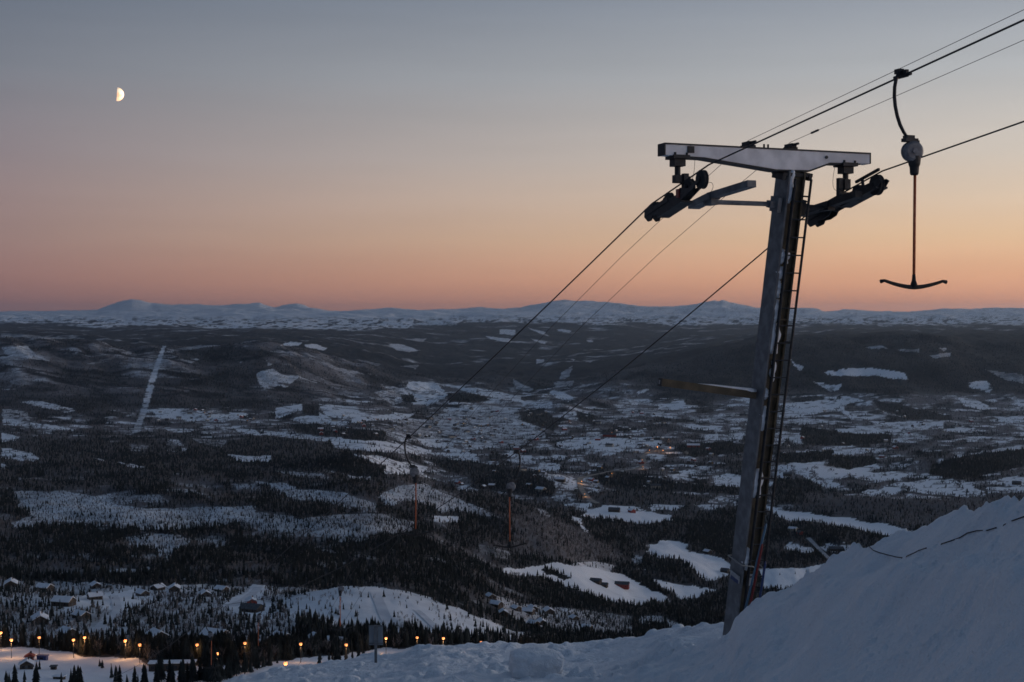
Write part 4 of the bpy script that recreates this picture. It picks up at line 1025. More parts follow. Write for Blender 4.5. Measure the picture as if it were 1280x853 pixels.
farm(867, 559, 16, 40, 6, 'redwood', 'roofsnow', 1.4, 'long red roofed store behind the lit road', 'store')
def far_house(i, w, d, h, wall, roof):
    q = MB(); q.prism([(-w/2,-2),(w/2,-2),(w/2,h),(0,h+w*.33),(-w/2,h)], (0,0,0), (1,0,0), (0,0,1), (0,1,0), d/2, 0)
    for s in (-1, 1):
        dd = Vector((w/2+.5, 0, -(w*.33)*(1+1/w))); L_ = dd.length; dd.normalize(); dd = Vector((dd.x*s, 0, dd.z)); nn = Vector((-dd.z*s, 0, dd.x*s))
        nn = nn if nn.z > 0 else -nn
        q.box(Vector((0,0,h+w*.33)) + dd*(L_/2-.05) + nn*.2, (dd, (0,1,0), nn), (L_/2, d/2+.4, .18), 1)
    q.box((0,-d/2-.04,h*.5), I3, (w*.3,.04,h*.16), 2)
    return q.mesh('town_house', [M[wall], M[roof], M['lit' if i == 5 else 'glass']])
FH = [far_house(k, *a) for k, a in enumerate([(10,14,5,'wood','roofsnow'), (9,12,6,'pale_wood','roofsnow'), (12,18,6,'redwood','roofsnow'), (10,13,5,'wood','roofdark'), (13,24,6,'pale_wood','roofdark'), (9,12,5,'wood','roofsnow')])]
TOWN = [('in the town centre', 70, (545,685,510,562)), ('in the hamlet left of the town', 36, (400,545,520,548)), ('right of the wooded knoll in the valley', 40, (690,830,515,560)),
        ('on the slope under the power line', 22, (190,315,513,527)), ('along the lit road', 22, (730,900,560,612)), ('on the valley floor right of the tower', 30, (975,1280,512,575)), ('below the town by the fields', 22, (560,690,562,612))]
WALLW = ['dark', 'pale', 'red', 'dark bare roofed', 'pale dark roofed', 'dark']
rt = random.Random(21)
for where, n, (x0, x1, y0, y1) in TOWN:
    for k in range(n):
        px_, py_ = rt.uniform(x0, x1), rt.uniform(y0, y1)
        p = hit(px_, py_)
        v = rt.choice([0,0,1,1,2,3,4,5])
        h_ = bpy.data.objects.new('town_house', FH[v]); h_.location = p; h_.rotation_euler = (0,0,rt.uniform(0,3.1)); h_.scale = (rt.uniform(.65,1.0),)*3
        link(h_); tag(h_, f'small {WALLW[v]} house {where}', 'house', f'houses {where}')

# ------------------------------------------------------------------ roads: strips laid on the ground
CLEAR = []
def strip(name, pts, w, m, lift=.35):
    P = [hit(a, b_) for a, b_ in pts]
    R_ = []
    for i in range(len(P)-1):
        n = max(2, int((P[i+1]-P[i]).length / 12))
        for k in range(n): R_.append(P[i].lerp(P[i+1], k/n))
    R_.append(P[-1])
    for _ in range(6): R_ = [R_[0]] + [(R_[i-1] + R_[i]*2 + R_[i+1])/4 for i in range(1, len(R_)-1)] + [R_[-1]]
    CLEAR.extend((p.x, p.y, w) for p in R_[::2])
    vs = []
    for i, p in enumerate(R_):
        t_ = (R_[min(i+1, len(R_)-1)] - R_[max(i-1, 0)]); t_.z = 0; t_.normalize(); nn = Vector((-t_.y, t_.x, 0))
        for s in (-1, -.33, .33, 1):
            x = p + nn*s*w/2
            x.z = float(ground(CX + F*x.x/x.y, x.y)) + lift
            vs.append(x)
    q = MB(); q.add(vs, [(4*i+j, 4*i+j+1, 4*i+j+5, 4*i+j+4) for i in range(len(R_)-1) for j in range(3)])
    return tag(q.build(name, m, smooth=True), kind='structure')
mroad = mat('sanded_road', (.20,.17,.14), (.32,.28,.24), .05, .85)
mtrack = mat('packed_snow_track', (.55,.57,.61), (.68,.70,.73), .06, .85)
strip('valley_road', [(838,562),(812,565),(803,571),(806,578),(802,584),(790,588),(765,589),(742,594),(727,597),(724,603),(727,612),(733,620),(737,625),(748,630)], 13, mroad, .8)
strip('valley_road', [(1011,673),(1020,682),(1029,691),(1038,700)], 8, mat('cleared_road', (.30,.30,.31), (.40,.40,.41), .05, .85), 1.0)
strip('ski_trail', [(468,741),(474,752),(478,765),(482,778),(492,787)], 7, mtrack, .25)
strip('ski_trail', [(520,763),(532,772),(541,781),(548,788)], 5, mtrack, .25)
strip('village_road', [(141,745),(144,755),(147,768),(135,775),(122,784),(118,795)], 6, mtrack, .25)
strip('village_road', [(322,734),(314,743),(304,752),(288,758)], 7, mtrack, .25)
strip('village_road', [(230,764),(262,760),(288,758)], 5, mtrack, .25)

# ------------------------------------------------------------------ lamps
def lamp_meshes():
    r = {}
    r['pole'] = MB().tube([(0,0,-1),(0,0,4),(0,0,8.3)], [.16,.13,.10], 8).mesh('pole', M['pole'], True)
    r['lamp_glass'] = MB().lathe([(-.62,.12),(-.55,.42),(-.24,.68),(.14,.70),(.42,.52),(.52,.2)], (0,0,8.6), (0,0,1), 14).mesh('lamp_glass', M['lamp'], True)
    q = MB(); q.lathe([(0,.34),(.10,.28),(.2,.1)], (0,0,9.12), (0,0,1), 14); q.tube([(0,0,8.1),(0,0,9.1)], .06, 6)
    r['hood'] = q.mesh('hood', M['dark'])
    return r
LM = lamp_meshes()
LAMPS = [(-1,791,'street lamp cut by the left picture edge'), (12,800,'street lamp standing left on the ski ground, above the kiosk'), (47,797,'street lamp between the ski ground and the wide blue roofed cabin'),
 (90,800,'left one of the two lamps close together left of the road'), (104,797,'right one of the two lamps close together left of the road'), (155,801,'lamp without visible pole in front of the dark trees'),
 (173,806,'lamp on a tall pole just behind the front spruces'), (245,806,'small lamp left of the large white roofed cabin'), (270,817,'lamp glowing in the middle of the dark front spruces'),
 (305,804,'lamp above the snow roofed cabins near the piste edge'), (375,805,'lamp left of the dark spruces under the knoll'), (356,829,'lowest lamp, right at the piste edge'),
 (432,806,'dim lamp among the spruces left of the piste sign'), (482,798,'lamp on a pole directly right of the piste sign'), (521,797,'lamp under the two snowy tracks of the knoll'),
 (554,798,'lamp at the right end of the lit snow strip'), (601,803,'dimmer lamp before the dark wood, leftmost of the last three'), (629,804,'lamp before the dark wood, middle of the last three'), (659,808,'rightmost lamp, close above the piste lip')]
LG = [LM['lamp_glass']]
for k_, st_ in enumerate((1.5, 3.0)):
    m_ = LM['lamp_glass'].copy(); m_.materials[0] = mat('lamp_glow', (1,.6,.3), emit=(1,.31-.04*k_,.085-.02*k_), estr=st_); LG.append(m_)
for px_, py_, lb in LAMPS:
    v_ = rt.randrange(3); LM['lamp_glass'] = LG[v_]; lk_ = (1, .55, 1.4)[v_]
    p = hit(px_, py_, 8.6)
    e = empty('street_lamp', p); tag(e, lb, 'street lamp', 'street lamps along the ski ground')
    for nm, me in LM.items(): link(bpy.data.objects.new(nm, me), e)
    pl_ = bpy.data.lights.new('lamp_light', 'POINT'); pl_.energy = 1500 * lk_; pl_.color = (1, .50, .20); pl_.shadow_soft_size = .7
    lo_ = link(bpy.data.objects.new('lamp_light', pl_), e); lo_.location = (0, -.0, 7.2)
    LAND.append((px_, py_ + 22, lb))
q = MB().lathe([(-1.1,.3),(-.7,1.0),(.3,1.2),(.9,.5)], (0,0,10), (0,0,1), 10)
vl = q.mesh('lamp_glass', M['vlamp'], True)
vp = MB().tube([(0,0,-2),(0,0,9.5)], .2, 6).mesh('pole', M['pole'])
for px_, py_, sc_, lb in ((822,560,1.3,'bright orange lamp by the valley road bend'), (838,562,1.6,'brightest lamp of the lit yard right of the valley road'), (829,563,1.0,'orange lamp between the two bright lamps of the lit yard'),
   (812,562,.8,'lamp left of the bright lamps by the valley road'), (803,574,.8,'lamp on the bend of the valley road'), (804,582,.7,'lamp below the bend of the valley road'), (765,590,.6,'lamp half way along the valley road'), (727,600,.7,'lamp on the lower bend of the valley road'), (731,616,.7,'lamp at the lower end of the valley road'),
   (470,523,.7,'small lamp in the hamlet left of the town'), (452,527,.6,'leftmost small lamp of the hamlet'), (610,530,.6,'small lamp in the middle of the town'), (712,525,.6,'small lamp on the hill right of the town'), (765,540,.7,'small lamp at the red industrial hall'), (836,548,.6,'small lamp above the lit yard')):
    p = hit(px_, py_, 10)
    e = empty('street_lamp', p); e.scale = (sc_,)*3; tag(e, lb, 'street lamp', 'lamps down in the valley')
    for nm, me in (('lamp_glass', vl), ('pole', vp)): link(bpy.data.objects.new(nm, me), e)
    if 700 < px_ < 845:
        pl_ = bpy.data.lights.new('lamp_light', 'POINT'); pl_.energy = 3600 * sc_; pl_.color = (1, .52, .22); pl_.shadow_soft_size = 1.2
        lo_ = link(bpy.data.objects.new('lamp_light', pl_), e); lo_.location = (0, 0, 8.2)

# ------------------------------------------------------------------ woods
def dens_snow(s): return np.clip((.965 - s) / .965, 0, 1) ** 1.0 * (1 + 1.1 * np.exp(-((s - .62) / .16) ** 2))
mask = (GP[:-1, :-1] > -50) & (GP[:-1, :-1] < 1330) & (GY[:-1, :-1] > 470) & (GY[:-1, :-1] < 9200)
dY = np.diff(YR)[:, None]; dP = np.diff(PX)[None, :]
area = dY * dP / F * GY[:-1, :-1]
hpx = 12 * F / GY[:-1, :-1]
dpy = np.maximum(PY[:-1, :-1] - PY[1:, :-1], 0)
visible = (PY[:-1, :-1] < RUN[:-1, :-1] + hpx * .9) & (PY[:-1, :-1] - hpx < NEARTOP[None, :-1] + 2) & (PY[:-1, :-1] < 905)
rho = np.interp(GY[:-1, :-1], [600, 1000, 2000], [.075, .055, .045]) * dens_snow(snow[:-1, :-1])
exp_n = np.minimum(rho * area * (1 + .7 * (GY[:-1, :-1] < 1050) * (snow[:-1, :-1] < .8)), (.36 * dens_snow(snow[:-1, :-1])) * dP * (dpy + .06 * hpx * (dY / GY[:-1, :-1] * 40)))
exp_n = np.where(mask & visible, exp_n, 0)
cnt = RNG.poisson(exp_n)
ii, jj = np.nonzero(cnt)
rep = cnt[ii, jj]; ii = np.repeat(ii, rep); jj = np.repeat(jj, rep)
n = len(ii)
ty = YR[ii] + RNG.random(n) * dY[ii, 0]; tp = PX[jj] + RNG.random(n) * dP[0, jj]
tx = (tp - CX) / F * ty; tz = ground(tp, ty)
sv = snow[ii, jj]; isbirch = RNG.random(n) < np.clip(birch[ii, jj] * .95 + .08 + .30 * (sv > .3), 0, .92)
th = np.interp(ty, [600, 900, 1300, 2000, 4000], [.92, .62, .56, .62, .8]) * (7.5 + 7.0 * RNG.random(n) ** 1.4) * np.where(sv > .45, .40 + .42 * RNG.random(n), 1.0)
th = np.where(isbirch, th * .78, th)
keep = ~((ty < 760) & (sv > .95))
strip_ = inside([(201,430),(209,430),(201,455),(192,488),(185,512),(174,545),(163,545),(174,515),(183,480),(193,455)], tp, proj(tx, ty, tz)[1])
keep &= ~strip_
# keep clear of buildings, lamps, roads and tracks
occ = [(o_.location.x, o_.location.y, 9.0 if 'lamp' not in o_.name else 2.5) for o_ in COL.objects if o_.parent is None and o_.location.y > 450 and o_.get('category')]
for (ox, oy, r_) in occ:
    near_ = np.abs(ty - oy) < 14
    kk = np.nonzero(near_ & keep)[0]
    keep[kk[((tx[kk]-ox)**2 + (ty[kk]-oy)**2) < r_*r_]] = False
    k2 = np.nonzero(keep & (ty < oy) & (ty > oy - 22) & (np.abs(tx - ox) < 5) & (ty < 2500))[0]
    keep[k2[RNG.random(len(k2)) < .8]] = False
for (ox, oy, w_) in CLEAR:
    kk = np.nonzero(keep & (np.abs(ty - oy) < w_ + 60) & (np.abs(tx - ox) < w_ + 2))[0]
    dd_ = oy - ty[kk]
    keep[kk[(np.abs(tx[kk] - ox) < w_*.5 + 3) & (dd_ > -w_) & (dd_ < (w_*1.1 + (45 if oy > 2000 else 6)))]] = False
tx, ty, tz, th, isbirch, tp, sv = [a[keep] for a in (tx, ty, tz, th, isbirch, tp, sv)]
# named foreground spruces
EX = [(4,858,25),(16,862,34),(8,857,20),(40,864,33),(31,858,24),(88,861,36),(83,858,24),(97,860,26),(150,858,32),(146,853,20),(165,862,38),(175,860,34),(182,857,30),(190,855,28),(199,853,30),(207,856,32),(215,858,30),(224,857,34),(232,855,32),(240,855,36),
      (248,853,38),(256,853,44),(264,856,46),(272,852,36),(280,850,34),(288,848,34),(296,846,30),(303,843,30),(311,841,28),(320,838,26),(329,836,26),(337,833,22),(344,830,16),
      (402,832,22),(409,831,17),(420,830,26),(433,829,24),(440,828,18),(450,826,22),(416,829,16),(455,829,18),(463,828,12),(128,836,14),(125,834,10),(44,838,14)]
ex_k = []; re_ = random.Random(12)
EX = EX + [(a + re_.uniform(-9, 9), b_ - re_.uniform(-2, 5), hp * re_.uniform(.45, .9)) for a, b_, hp in EX if b_ > 832]
for a, b_, hp in EX:
    a += re_.uniform(-4, 4); hp *= re_.uniform(.72, 1.18)
    j = float(np.interp(a, PX, pxi)); jc = int(round(j)); okr = np.nonzero(PY[:, jc] <= b_)[0]; okr = okr[YR[okr] > 480]
    Y_ = YR[okr[0]]
    ex_k.append(((a-CX)/F*Y_, Y_, float(ground(a, Y_)), hp/F*Y_, False, a, 0))
ex_k = np.array(ex_k, float)
tx = np.concatenate([ex_k[:,0], tx]); ty = np.concatenate([ex_k[:,1], ty]); tz = np.concatenate([ex_k[:,2], tz]); th = np.concatenate([ex_k[:,3], th])
isbirch = np.concatenate([np.zeros(len(ex_k), bool), isbirch]); tp = np.concatenate([ex_k[:,5], tp])
_, bpy_ = proj(tx, ty, tz); _, tpy_ = proj(tx, ty, tz + th)
ntop = np.interp(tp, NPX, NPY.min(axis=0))
seen = (tp > 2) & (tp < 1278) & (tpy_ < np.minimum(ntop, 853) - 3)
size = th / ty
def nearest(sel, k):
    idx = np.nonzero(sel & seen)[0]
    return idx[np.argsort(-size[idx])][:k]
own_s = nearest(~isbirch, 290); own_b = nearest(isbirch, 290)
print('trees', len(tx), 'birch', int(isbirch.sum()), 'seen', int(seen.sum()))
own = np.zeros(len(tx), bool); own[own_s] = True; own[own_b] = True

def spruce_variant(seed):
    r = random.Random(seed); q = MB()
    nl = 9
    for k in range(nl):
        z0 = .07 + .80 * k / nl; zt_ = min(1.0, z0 + .24); R_ = (.185 * (1 - z0) ** .85 + .012) * r.uniform(.85, 1.12)
        n_ = 12; off = r.random() * 6; vs = [(0, 0, zt_)]
        cx_, cy_ = r.uniform(-.012,.012), r.uniform(-.012,.012)
        for i in range(n_*2):
            a = off + math.pi * i / n_
            rr = R_ * (r.uniform(.85, 1.2) if i % 2 == 0 else r.uniform(.45, .65))
            vs.append((cx_ + rr*math.cos(a), cy_ + rr*math.sin(a), z0 + (r.uniform(-.03, .0) if i % 2 == 0 else .03)))
        q.add(vs, [(0, 1+i, 1+(i+1) % (2*n_)) for i in range(2*n_)])
    return q.mesh('crown', M['spruce']), MB().tube([(0,0,-.06),(0,0,.5),(0,0,.93)], [.022,.014,.004], 6).mesh('trunk', M['bark'], True)
def birch_variant(seed):
    r = random.Random(seed); q = MB(); t_ = MB()
    t_.tube([(0,0,-.06),(r.uniform(-.02,.02),0,.4),(r.uniform(-.03,.03),r.uniform(-.03,.03),.85)], [.018,.012,.004], 6)
    for k in range(13):
        a = r.random()*6.28; z0 = r.uniform(.22,.7); L_ = r.uniform(.22,.36)*(1.15-z0*.5); e = (L_*.75*math.cos(a), L_*.75*math.sin(a), z0 + L_*.9)
        q.tube([(0,0,z0), (e[0]*.55, e[1]*.55, z0+(e[2]-z0)*.45), e], [.007,.005,.002], 4)
        for j in range(9):
            f_ = r.uniform(.3, 1); b_ = Vector((e[0]*f_, e[1]*f_, z0+(e[2]-z0)*f_)); d_ = Vector((r.uniform(-1,1), r.uniform(-1,1), r.uniform(-.1,1.1))).normalized()*r.uniform(.07,.15)
            s_ = d_.orthogonal().normalized()*.006
            q.add([b_-s_, b_+s_, b_+d_], [(0,1,2)])
    return q.mesh('crown', M['birch']), t_.mesh('trunk', M['bark'], True)
LAND += [(905, 778, 'lift tower foot'), (778, 752, 'red barn field'), (840, 786, 'small clearing by the piste lip'), (720, 795, 'piste lip under the barn field')]
SV = [spruce_variant(k) for k in range(8)]; BV = [birch_variant(k+50) for k in range(6)]
rt = random.Random(5)
def place_words(px_, py_):
    best = min(LAND, key=lambda L_: (L_[0]-px_)**2 + ((L_[1]-py_)*1.6)**2)
    dx, dy = px_-best[0], (py_-best[1])*1.6
    rel = ('left of' if dx < 0 else 'right of') if abs(dx) > abs(dy) else ('behind' if dy < 0 else 'in front of')
    k_ = [n for (a, b_), n in SPEC.items() if a == best[0] and abs(b_ - best[1]) < 25 and (b_ > 790 or best[1] < 790)]
    far_ = math.hypot(dx, dy)
    rel = ('just ' if far_ < 9 else ('some way ' if far_ > 20 else '')) + rel
    return rel, (k_[0] if k_ else SHORT.get(best[0], best[2]))
SHORT = {118:'cabin by the forest road', 78:'cabin left of the pale clearing', 48:'wide blue roofed cabin', 54:'cabin highest on the left', 12:'cabin at the left edge', 177:'cabin right of the clearing',
 196:'left cabin of the upper pair', 217:'right cabin of the upper pair', 276:'lone cabin under the dark wood', 255:'low hidden cabin', 83:'cabin behind the second lamp', 195:'round roofed cabin', 268:'large white roofed cabin',
 311:'cabin right under the village lamp', 327:'white roof between dark roofs', 335:'dark bare roofed cabin', 351:'bright roofed cabin', 314:'long dark lodge', 313:'red cabin', 395:'small cabin under the knoll', 419:'tiny cabin by the dim lamp',
 613:'upper cabin beyond the knoll', 620:'white roofed cabin beyond the knoll', 629:'lowest left cabin beyond the knoll', 645:'first cabin of the wood row', 660:'second cabin of the wood row', 666:'tall roofed cabin behind the row', 686:'long roofed cabin ending the row',
 667:'lower left cabin of the pair', 677:'lower right cabin of the pair', 718:'pale cabin under the barn field', 734:'blue shaded cabin near the lip', -1:'lamp cut by the left edge', 90:'left lamp of the close pair', 104:'right lamp of the close pair', 47:'second full lamp from the left',
 155:'poleless lamp before dark trees', 173:'lamp behind the front spruces', 245:'small lamp by the white roof', 270:'lamp among the front spruces', 305:'lamp above the roof cluster', 375:'lamp left of the knoll spruces', 356:'lowest lamp at the piste edge', 432:'dim lamp left of the sign',
 482:'lamp right of the piste sign', 521:'lamp under the snowy tracks', 554:'lamp ending the lit strip', 601:'leftmost of the last three lamps', 629.5:'middle of the last three lamps', 659:'rightmost lamp'}
SPEC = {(117,749):'dark cabin inside the clearing', (100,773):'cabin below the pale clearing', (629,804):'middle of the last three lamps', (12,800):'lamp above the kiosk'}
seen_lab = {}
for i in list(own_s) + list(own_b):
    bch = bool(isbirch[i]); v = rt.choice(BV if bch else SV)
    e = empty('birch_tree' if bch else 'spruce_tree', (tx[i], ty[i], tz[i]), rt.uniform(0, 6.28))
    w_ = rt.uniform(.85, 1.15); e.scale = (th[i]*w_, th[i]*w_, th[i])
    hh = 'tall' if th[i] > 11.5 else ('young' if th[i] < 6 else 'middling')
    kind_ = 'bare birch' if bch else 'dark spruce'
    rel, pl_ = place_words(tp[i], bpy_[i])
    tag(e, f'{hh} {kind_} {rel} the {pl_}', 'tree', f'nearest {"birches" if bch else "spruces"} around the village and piste')
    link(bpy.data.objects.new('crown', v[0]), e); link(bpy.data.objects.new('trunk', v[1]), e)

def forest(name, sel, bch):
    x, y, z, h = tx[sel], ty[sel], tz[sel], th[sel]; m_ = len(x)
    rg = np.random.default_rng(4)
    if not bch:
        ns = 6
        a = rg.random((m_, 1))*6.28 + np.arange(ns)[None, :]*2*math.pi/ns
        rad = (.155 + .06*rg.random((m_, 1))) * h[:, None]
        def ring(k, zf):
            rr = rad*k*(.7 + .55*rg.random((m_, ns)))
            return np.stack([x[:, None]+rr*np.cos(a), y[:, None]+rr*np.sin(a), z[:, None]+h[:, None]*(zf+.05*(rg.random((m_, ns))-.5))], -1)
        ap = lambda zf: np.stack([x, y, z+h*zf], -1)[:, None, :]
        V_ = np.concatenate([ring(1, .06), ap(.60), ring(.66, .38), ap(1.0)], 1)
        k = V_.shape[1]; t_ = []
        for i in range(ns): t_ += [(i, (i+1) % ns, ns), (ns+1+i, ns+1+(i+1) % ns, 2*ns+1)]
    else:
        ns = 11; vs = []; t_ = []
        for i in range(ns):
            a = rg.random(m_)*6.28; e = .10 + .22*rg.random(m_); zf = .38 + .62*rg.random(m_)
            rr = e*h*np.sqrt(np.clip(1 - ((zf-.62)/.42)**2, .05, 1))
            tip = np.stack([x+rr*np.cos(a), y+rr*np.sin(a), z+h*zf], -1)
            bs = np.stack([x+rr*.15*np.cos(a), y+rr*.15*np.sin(a), z+h*np.maximum(zf-.42, .0)], -1)
            sd = np.stack([-np.sin(a+.7), np.cos(a+.7), np.zeros(m_)], -1) * (.028*h + .00006*y)[:, None]
            vs += [bs, tip - sd, tip + sd]; t_.append((3*i, 3*i+1, 3*i+2))
        V_ = np.stack(vs, 1); k = V_.shape[1]
    T_ = (np.arange(m_)[:, None, None]*k + np.array(t_)[None]).reshape(-1, 3)
    return tag(np_mesh(name, V_.reshape(-1, 3), T_, M['birch' if bch else 'spruce'], smooth=False),
               'bare frosted birch wood spread over hills and valley' if bch else 'dark spruce forest covering the hills and valley floor', 'forest', kind='stuff')
forest('spruce_forest', ~own & ~isbirch, False)
forest('birch_wood', ~own & isbirch, True)

# ------------------------------------------------------------------ moon
mm = bpy.data.materials.new('glowing_moon_rock'); mm.use_nodes = True
N = mm.node_tree.nodes; L = mm.node_tree.links; N.clear()
out = N.new('ShaderNodeOutputMaterial'); df = N.new('ShaderNodeBsdfDiffuse'); ad = N.new('ShaderNodeAddShader'); gl = N.new('ShaderNodeEmission')
tc = N.new('ShaderNodeTexCoord'); nz = N.new('ShaderNodeTexNoise'); nz.inputs['Scale'].default_value = 1.6; nz.inputs['Detail'].default_value = 3
rp = N.new('ShaderNodeValToRGB'); rp.color_ramp.elements[0].position = .42; rp.color_ramp.elements[0].color = (.80,.62,.42,1); rp.color_ramp.elements[1].position = .56; rp.color_ramp.elements[1].color = (1,.93,.70,1)
mp = N.new('ShaderNodeMapping'); mp.inputs['Scale'].default_value = (1/900,)*3
L.new(tc.outputs['Object'], mp.inputs['Vector']); L.new(mp.outputs['Vector'], nz.inputs['Vector']); L.new(nz.outputs['Fac'], rp.inputs['Fac'])
L.new(rp.outputs['Color'], df.inputs['Color']); L.new(rp.outputs['Color'], gl.inputs['Color']); gl.inputs['Strength'].default_value = .45   # glow added in place of reflected sunlight
L.new(df.outputs[0], ad.inputs[0]); L.new(gl.outputs[0], ad.inputs[1]); L.new(ad.outputs[0], out.inputs['Surface'])
MD = 190000.0; pm = at(146.2, 118, MD)
rm = 8.4 / F * MD
vs, fs = [], []
nu, nv = 48, 20
_sd = Vector((math.sin(math.radians(73)), math.cos(math.radians(73)), -.06)).normalized(); _a = _sd.orthogonal().normalized(); _b = _sd.cross(_a)
for i in range(nv+1):                              # the sunlit half of its globe
    for k in range(nu):
        a, b_ = 2*math.pi*k/nu, math.pi*.5*i/nv
        vs.append(_sd*(rm*math.cos(b_)) + (_a*math.cos(a) + _b*math.sin(a))*(rm*math.sin(b_)))
for i in range(nv):
    for k in range(nu): fs.append((i*nu+k, (i+1)*nu+k, (i+1)*nu+(k+1) % nu, i*nu+(k+1) % nu))
q = MB(); q.add(vs, fs)
mo = q.build('moon', mm, smooth=True); mo.location = pm
tag(mo, 'pale yellow half moon high in the dusk sky', 'moon')

# ------------------------------------------------------------------ light: dusk sky and a sun already below the horizon on the right
SUN_AZ, SUN_EL = 73.0, -4.5
sun = bpy.data.lights.new('sun', 'SUN'); sun.energy = 4.0; sun.angle = math.radians(.5); sun.color = (1, .93, .80)
so = link(bpy.data.objects.new('sun', sun))
sd = Vector((math.sin(math.radians(SUN_AZ))*math.cos(math.radians(SUN_EL)), math.cos(math.radians(SUN_AZ))*math.cos(math.radians(SUN_EL)), math.sin(math.radians(SUN_EL))))
so.rotation_euler = sd.to_track_quat('Z', 'Y').to_euler()
wd = bpy.data.worlds.new('World'); SC.world = wd; wd.use_nodes = True
N = wd.node_tree.nodes; L = wd.node_tree.links
bg = N['Background']
tc = N.new('ShaderNodeTexCoord'); sep = N.new('ShaderNodeSeparateXYZ'); L.new(tc.outputs['Generated'], sep.inputs[0])
def srgb(r, g_, b_):
    f_ = lambda v: ((v/255+.055)/1.055)**2.4 if v/255 > .04045 else v/255/12.92
    return (f_(r), f_(g_), f_(b_), 1)
def ramp(stops):
    n_ = N.new('ShaderNodeValToRGB'); cr = n_.color_ramp; cr.interpolation = 'B_SPLINE' if False else 'LINEAR'
    while len(cr.elements) < len(stops): cr.elements.new(.5)
    for e, (p_, c_) in zip(cr.elements, stops): e.position = p_; e.color = c_
    L.new(sep.outputs['Z'], n_.inputs['Fac']); return n_
S = lambda el: math.sin(math.radians(el))
#@@SKYRAMPS
glow = ramp([(0, srgb(232,150,114)), (S(.49), srgb(243,163,122)), (S(1.63), srgb(247,182,138)), (S(3.26), srgb(237,198,158)), (S(4.87), srgb(227,203,178)), (S(6.49), srgb(213,201,188)), (S(9.68), srgb(183,185,187)), (S(12.8), srgb(151,158,169)), (S(24), srgb(112,124,148)), (S(50), srgb(70,87,109)), (1, srgb(64,82,104))])
away = ramp([(0, srgb(140,100,100)), (S(.49), srgb(152,110,107)), (S(1.63), srgb(158,119,113)), (S(3.26), srgb(156,129,125)), (S(4.87), srgb(151,131,131)), (S(6.49), srgb(141,130,135)), (S(9.68), srgb(121,125,135)), (S(12.8), srgb(103,113,128)), (S(24), srgb(78,91,116)), (S(50), srgb(66,83,105)), (1, srgb(64,82,104))])
# level direction towards the glow
nv_ = N.new('ShaderNodeVectorMath'); nv_.operation = 'MULTIPLY'; nv_.inputs[1].default_value = (1, 1, 0); L.new(tc.outputs['Generated'], nv_.inputs[0])
nn_ = N.new('ShaderNodeVectorMath'); nn_.operation = 'NORMALIZE'; L.new(nv_.outputs[0], nn_.inputs[0])
dp = N.new('ShaderNodeVectorMath'); dp.operation = 'DOT_PRODUCT'; dp.inputs[1].default_value = (math.sin(math.radians(62)), math.cos(math.radians(62)), 0); L.new(nn_.outputs[0], dp.inputs[0])
mr = N.new('ShaderNodeMapRange'); mr.inputs['From Min'].default_value = .12; mr.inputs['From Max'].default_value = .75; L.new(dp.outputs['Value'], mr.inputs['Value'])
mx = N.new('ShaderNodeMix'); mx.data_type = 'RGBA'; L.new(mr.outputs['Result'], mx.inputs['Factor']); L.new(away.outputs['Color'], mx.inputs['A']); L.new(glow.outputs['Color'], mx.inputs['B'])
# behind the viewer the sky is already night blue
dk = N.new('ShaderNodeMapRange'); dk.inputs['From Min'].default_value = .1; dk.inputs['From Max'].default_value = -.75
L.new(dp.outputs['Value'], dk.inputs['Value'])
dc = N.new('ShaderNodeMix'); dc.data_type = 'RGBA'; dc.inputs['A'].default_value = (1,1,1,1); dc.inputs['B'].default_value = (.74,.88,.98,1); L.new(dk.outputs['Result'], dc.inputs['Factor'])
dm = N.new('ShaderNodeVectorMath'); dm.operation = 'MULTIPLY'; L.new(mx.outputs['Result'], dm.inputs[0]); L.new(dc.outputs['Result'], dm.inputs[1])
dg = N.new('ShaderNodeVectorMath'); dg.operation = 'DOT_PRODUCT'; dg.inputs[1].default_value = (math.sin(math.radians(92)), math.cos(math.radians(92)), 0); L.new(nn_.outputs[0], dg.inputs[0])
gm = N.new('ShaderNodeMapRange'); gm.interpolation_type = 'SMOOTHSTEP'; gm.inputs['From Min'].default_value = .36; gm.inputs['From Max'].default_value = .98; gm.inputs['To Max'].default_value = 4.2; L.new(dg.outputs['Value'], gm.inputs['Value'])
ge_ = N.new('ShaderNodeMapRange'); ge_.interpolation_type = 'SMOOTHSTEP'; ge_.inputs['From Min'].default_value = .55; ge_.inputs['From Max'].default_value = .05; L.new(sep.outputs['Z'], ge_.inputs['Value'])
gq = N.new('ShaderNodeMath'); gq.operation = 'MULTIPLY_ADD'; gq.inputs[2].default_value = 1.0; L.new(gm.outputs['Result'], gq.inputs[0]); L.new(ge_.outputs['Result'], gq.inputs[1])
sm = N.new('ShaderNodeMapping'); sm.inputs['Scale'].default_value = (2.2, 2.2, 26); L.new(tc.outputs['Generated'], sm.inputs['Vector'])
sn_ = N.new('ShaderNodeTexNoise'); sn_.inputs['Scale'].default_value = 2.0; sn_.inputs['Detail'].default_value = 4; L.new(sm.outputs['Vector'], sn_.inputs['Vector'])
sr = N.new('ShaderNodeMapRange'); sr.inputs['From Min'].default_value = .3; sr.inputs['From Max'].default_value = .7; sr.inputs['To Min'].default_value = .97; sr.inputs['To Max'].default_value = 1.03; L.new(sn_.outputs['Fac'], sr.inputs['Value'])
sx_ = N.new('ShaderNodeMath'); sx_.operation = 'MULTIPLY'; L.new(gq.outputs[0], sx_.inputs[0]); L.new(sr.outputs['Result'], sx_.inputs[1])
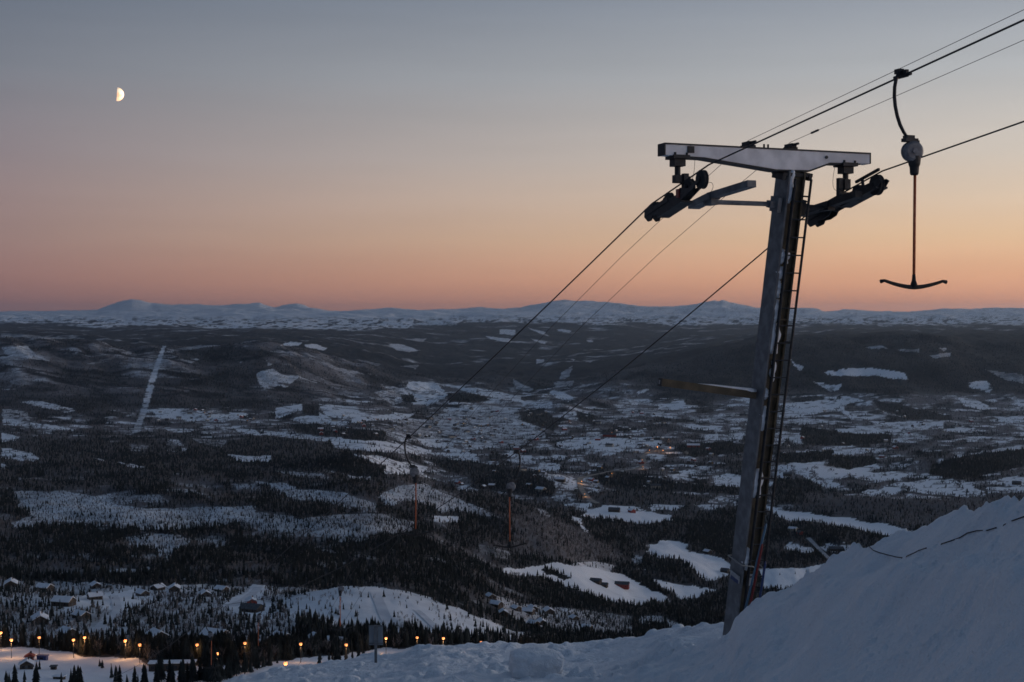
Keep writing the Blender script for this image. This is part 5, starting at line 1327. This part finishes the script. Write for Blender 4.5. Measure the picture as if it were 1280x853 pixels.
ml = N.new('ShaderNodeVectorMath'); ml.operation = 'SCALE'; L.new(dm.outputs[0], ml.inputs[0]); L.new(sx_.outputs[0], ml.inputs['Scale'])
sk = N.new('ShaderNodeTexSky'); sk.sky_type = 'NISHITA'; sk.sun_disc = False; sk.sun_elevation = math.radians(SUN_EL); sk.sun_rotation = math.radians(SUN_AZ); sk.altitude = 400
ss = N.new('ShaderNodeVectorMath'); ss.operation = 'SCALE'; ss.inputs['Scale'].default_value = .10; L.new(sk.outputs[0], ss.inputs[0])
sa = N.new('ShaderNodeVectorMath'); sa.operation = 'ADD'; L.new(ml.outputs[0], sa.inputs[0]); L.new(ss.outputs[0], sa.inputs[1])
L.new(sa.outputs[0], bg.inputs['Color']); bg.inputs['Strength'].default_value = 1.0

# ------------------------------------------------------------------ the valley's air
hz = MB().box((0, 0, 181.5), I3, (78000, 78000, 618.5)); 
hm = bpy.data.materials.new('valley_air'); hm.use_nodes = True
N = hm.node_tree.nodes; L = hm.node_tree.links; N.remove(N['Principled BSDF'])
pv = N.new('ShaderNodeVolumePrincipled'); pv.inputs['Color'].default_value = (.58,.77,1.0,1); pv.inputs['Density'].default_value = 1.35e-5; pv.inputs['Anisotropy'].default_value = .74
L.new(pv.outputs[0], N['Material Output'].inputs['Volume'])
ho = hz.build('haze', hm); tag(ho, kind='stuff')

# ------------------------------------------------------------------ camera and output
cam = bpy.data.cameras.new('camera'); cam.sensor_width = 36; cam.lens = 36 * F / 1280
cam.clip_start = .1; cam.clip_end = 400000
co = link(bpy.data.objects.new('camera', cam)); co.rotation_euler = (math.pi/2 - PITCH, 0, 0)
SC.camera = co
SC.view_settings.view_transform = 'Standard'; SC.view_settings.look = 'None'; SC.view_settings.exposure = 0; SC.view_settings.gamma = 1
SC.view_settings.use_curve_mapping = False
SC.render.engine = 'CYCLES'
SC.cycles.use_denoising = True
SC.cycles.max_bounces = 4; SC.cycles.diffuse_bounces = 2; SC.cycles.volume_bounces = 0; SC.cycles.transparent_max_bounces = 8
SC.cycles.filter_width = 1.6
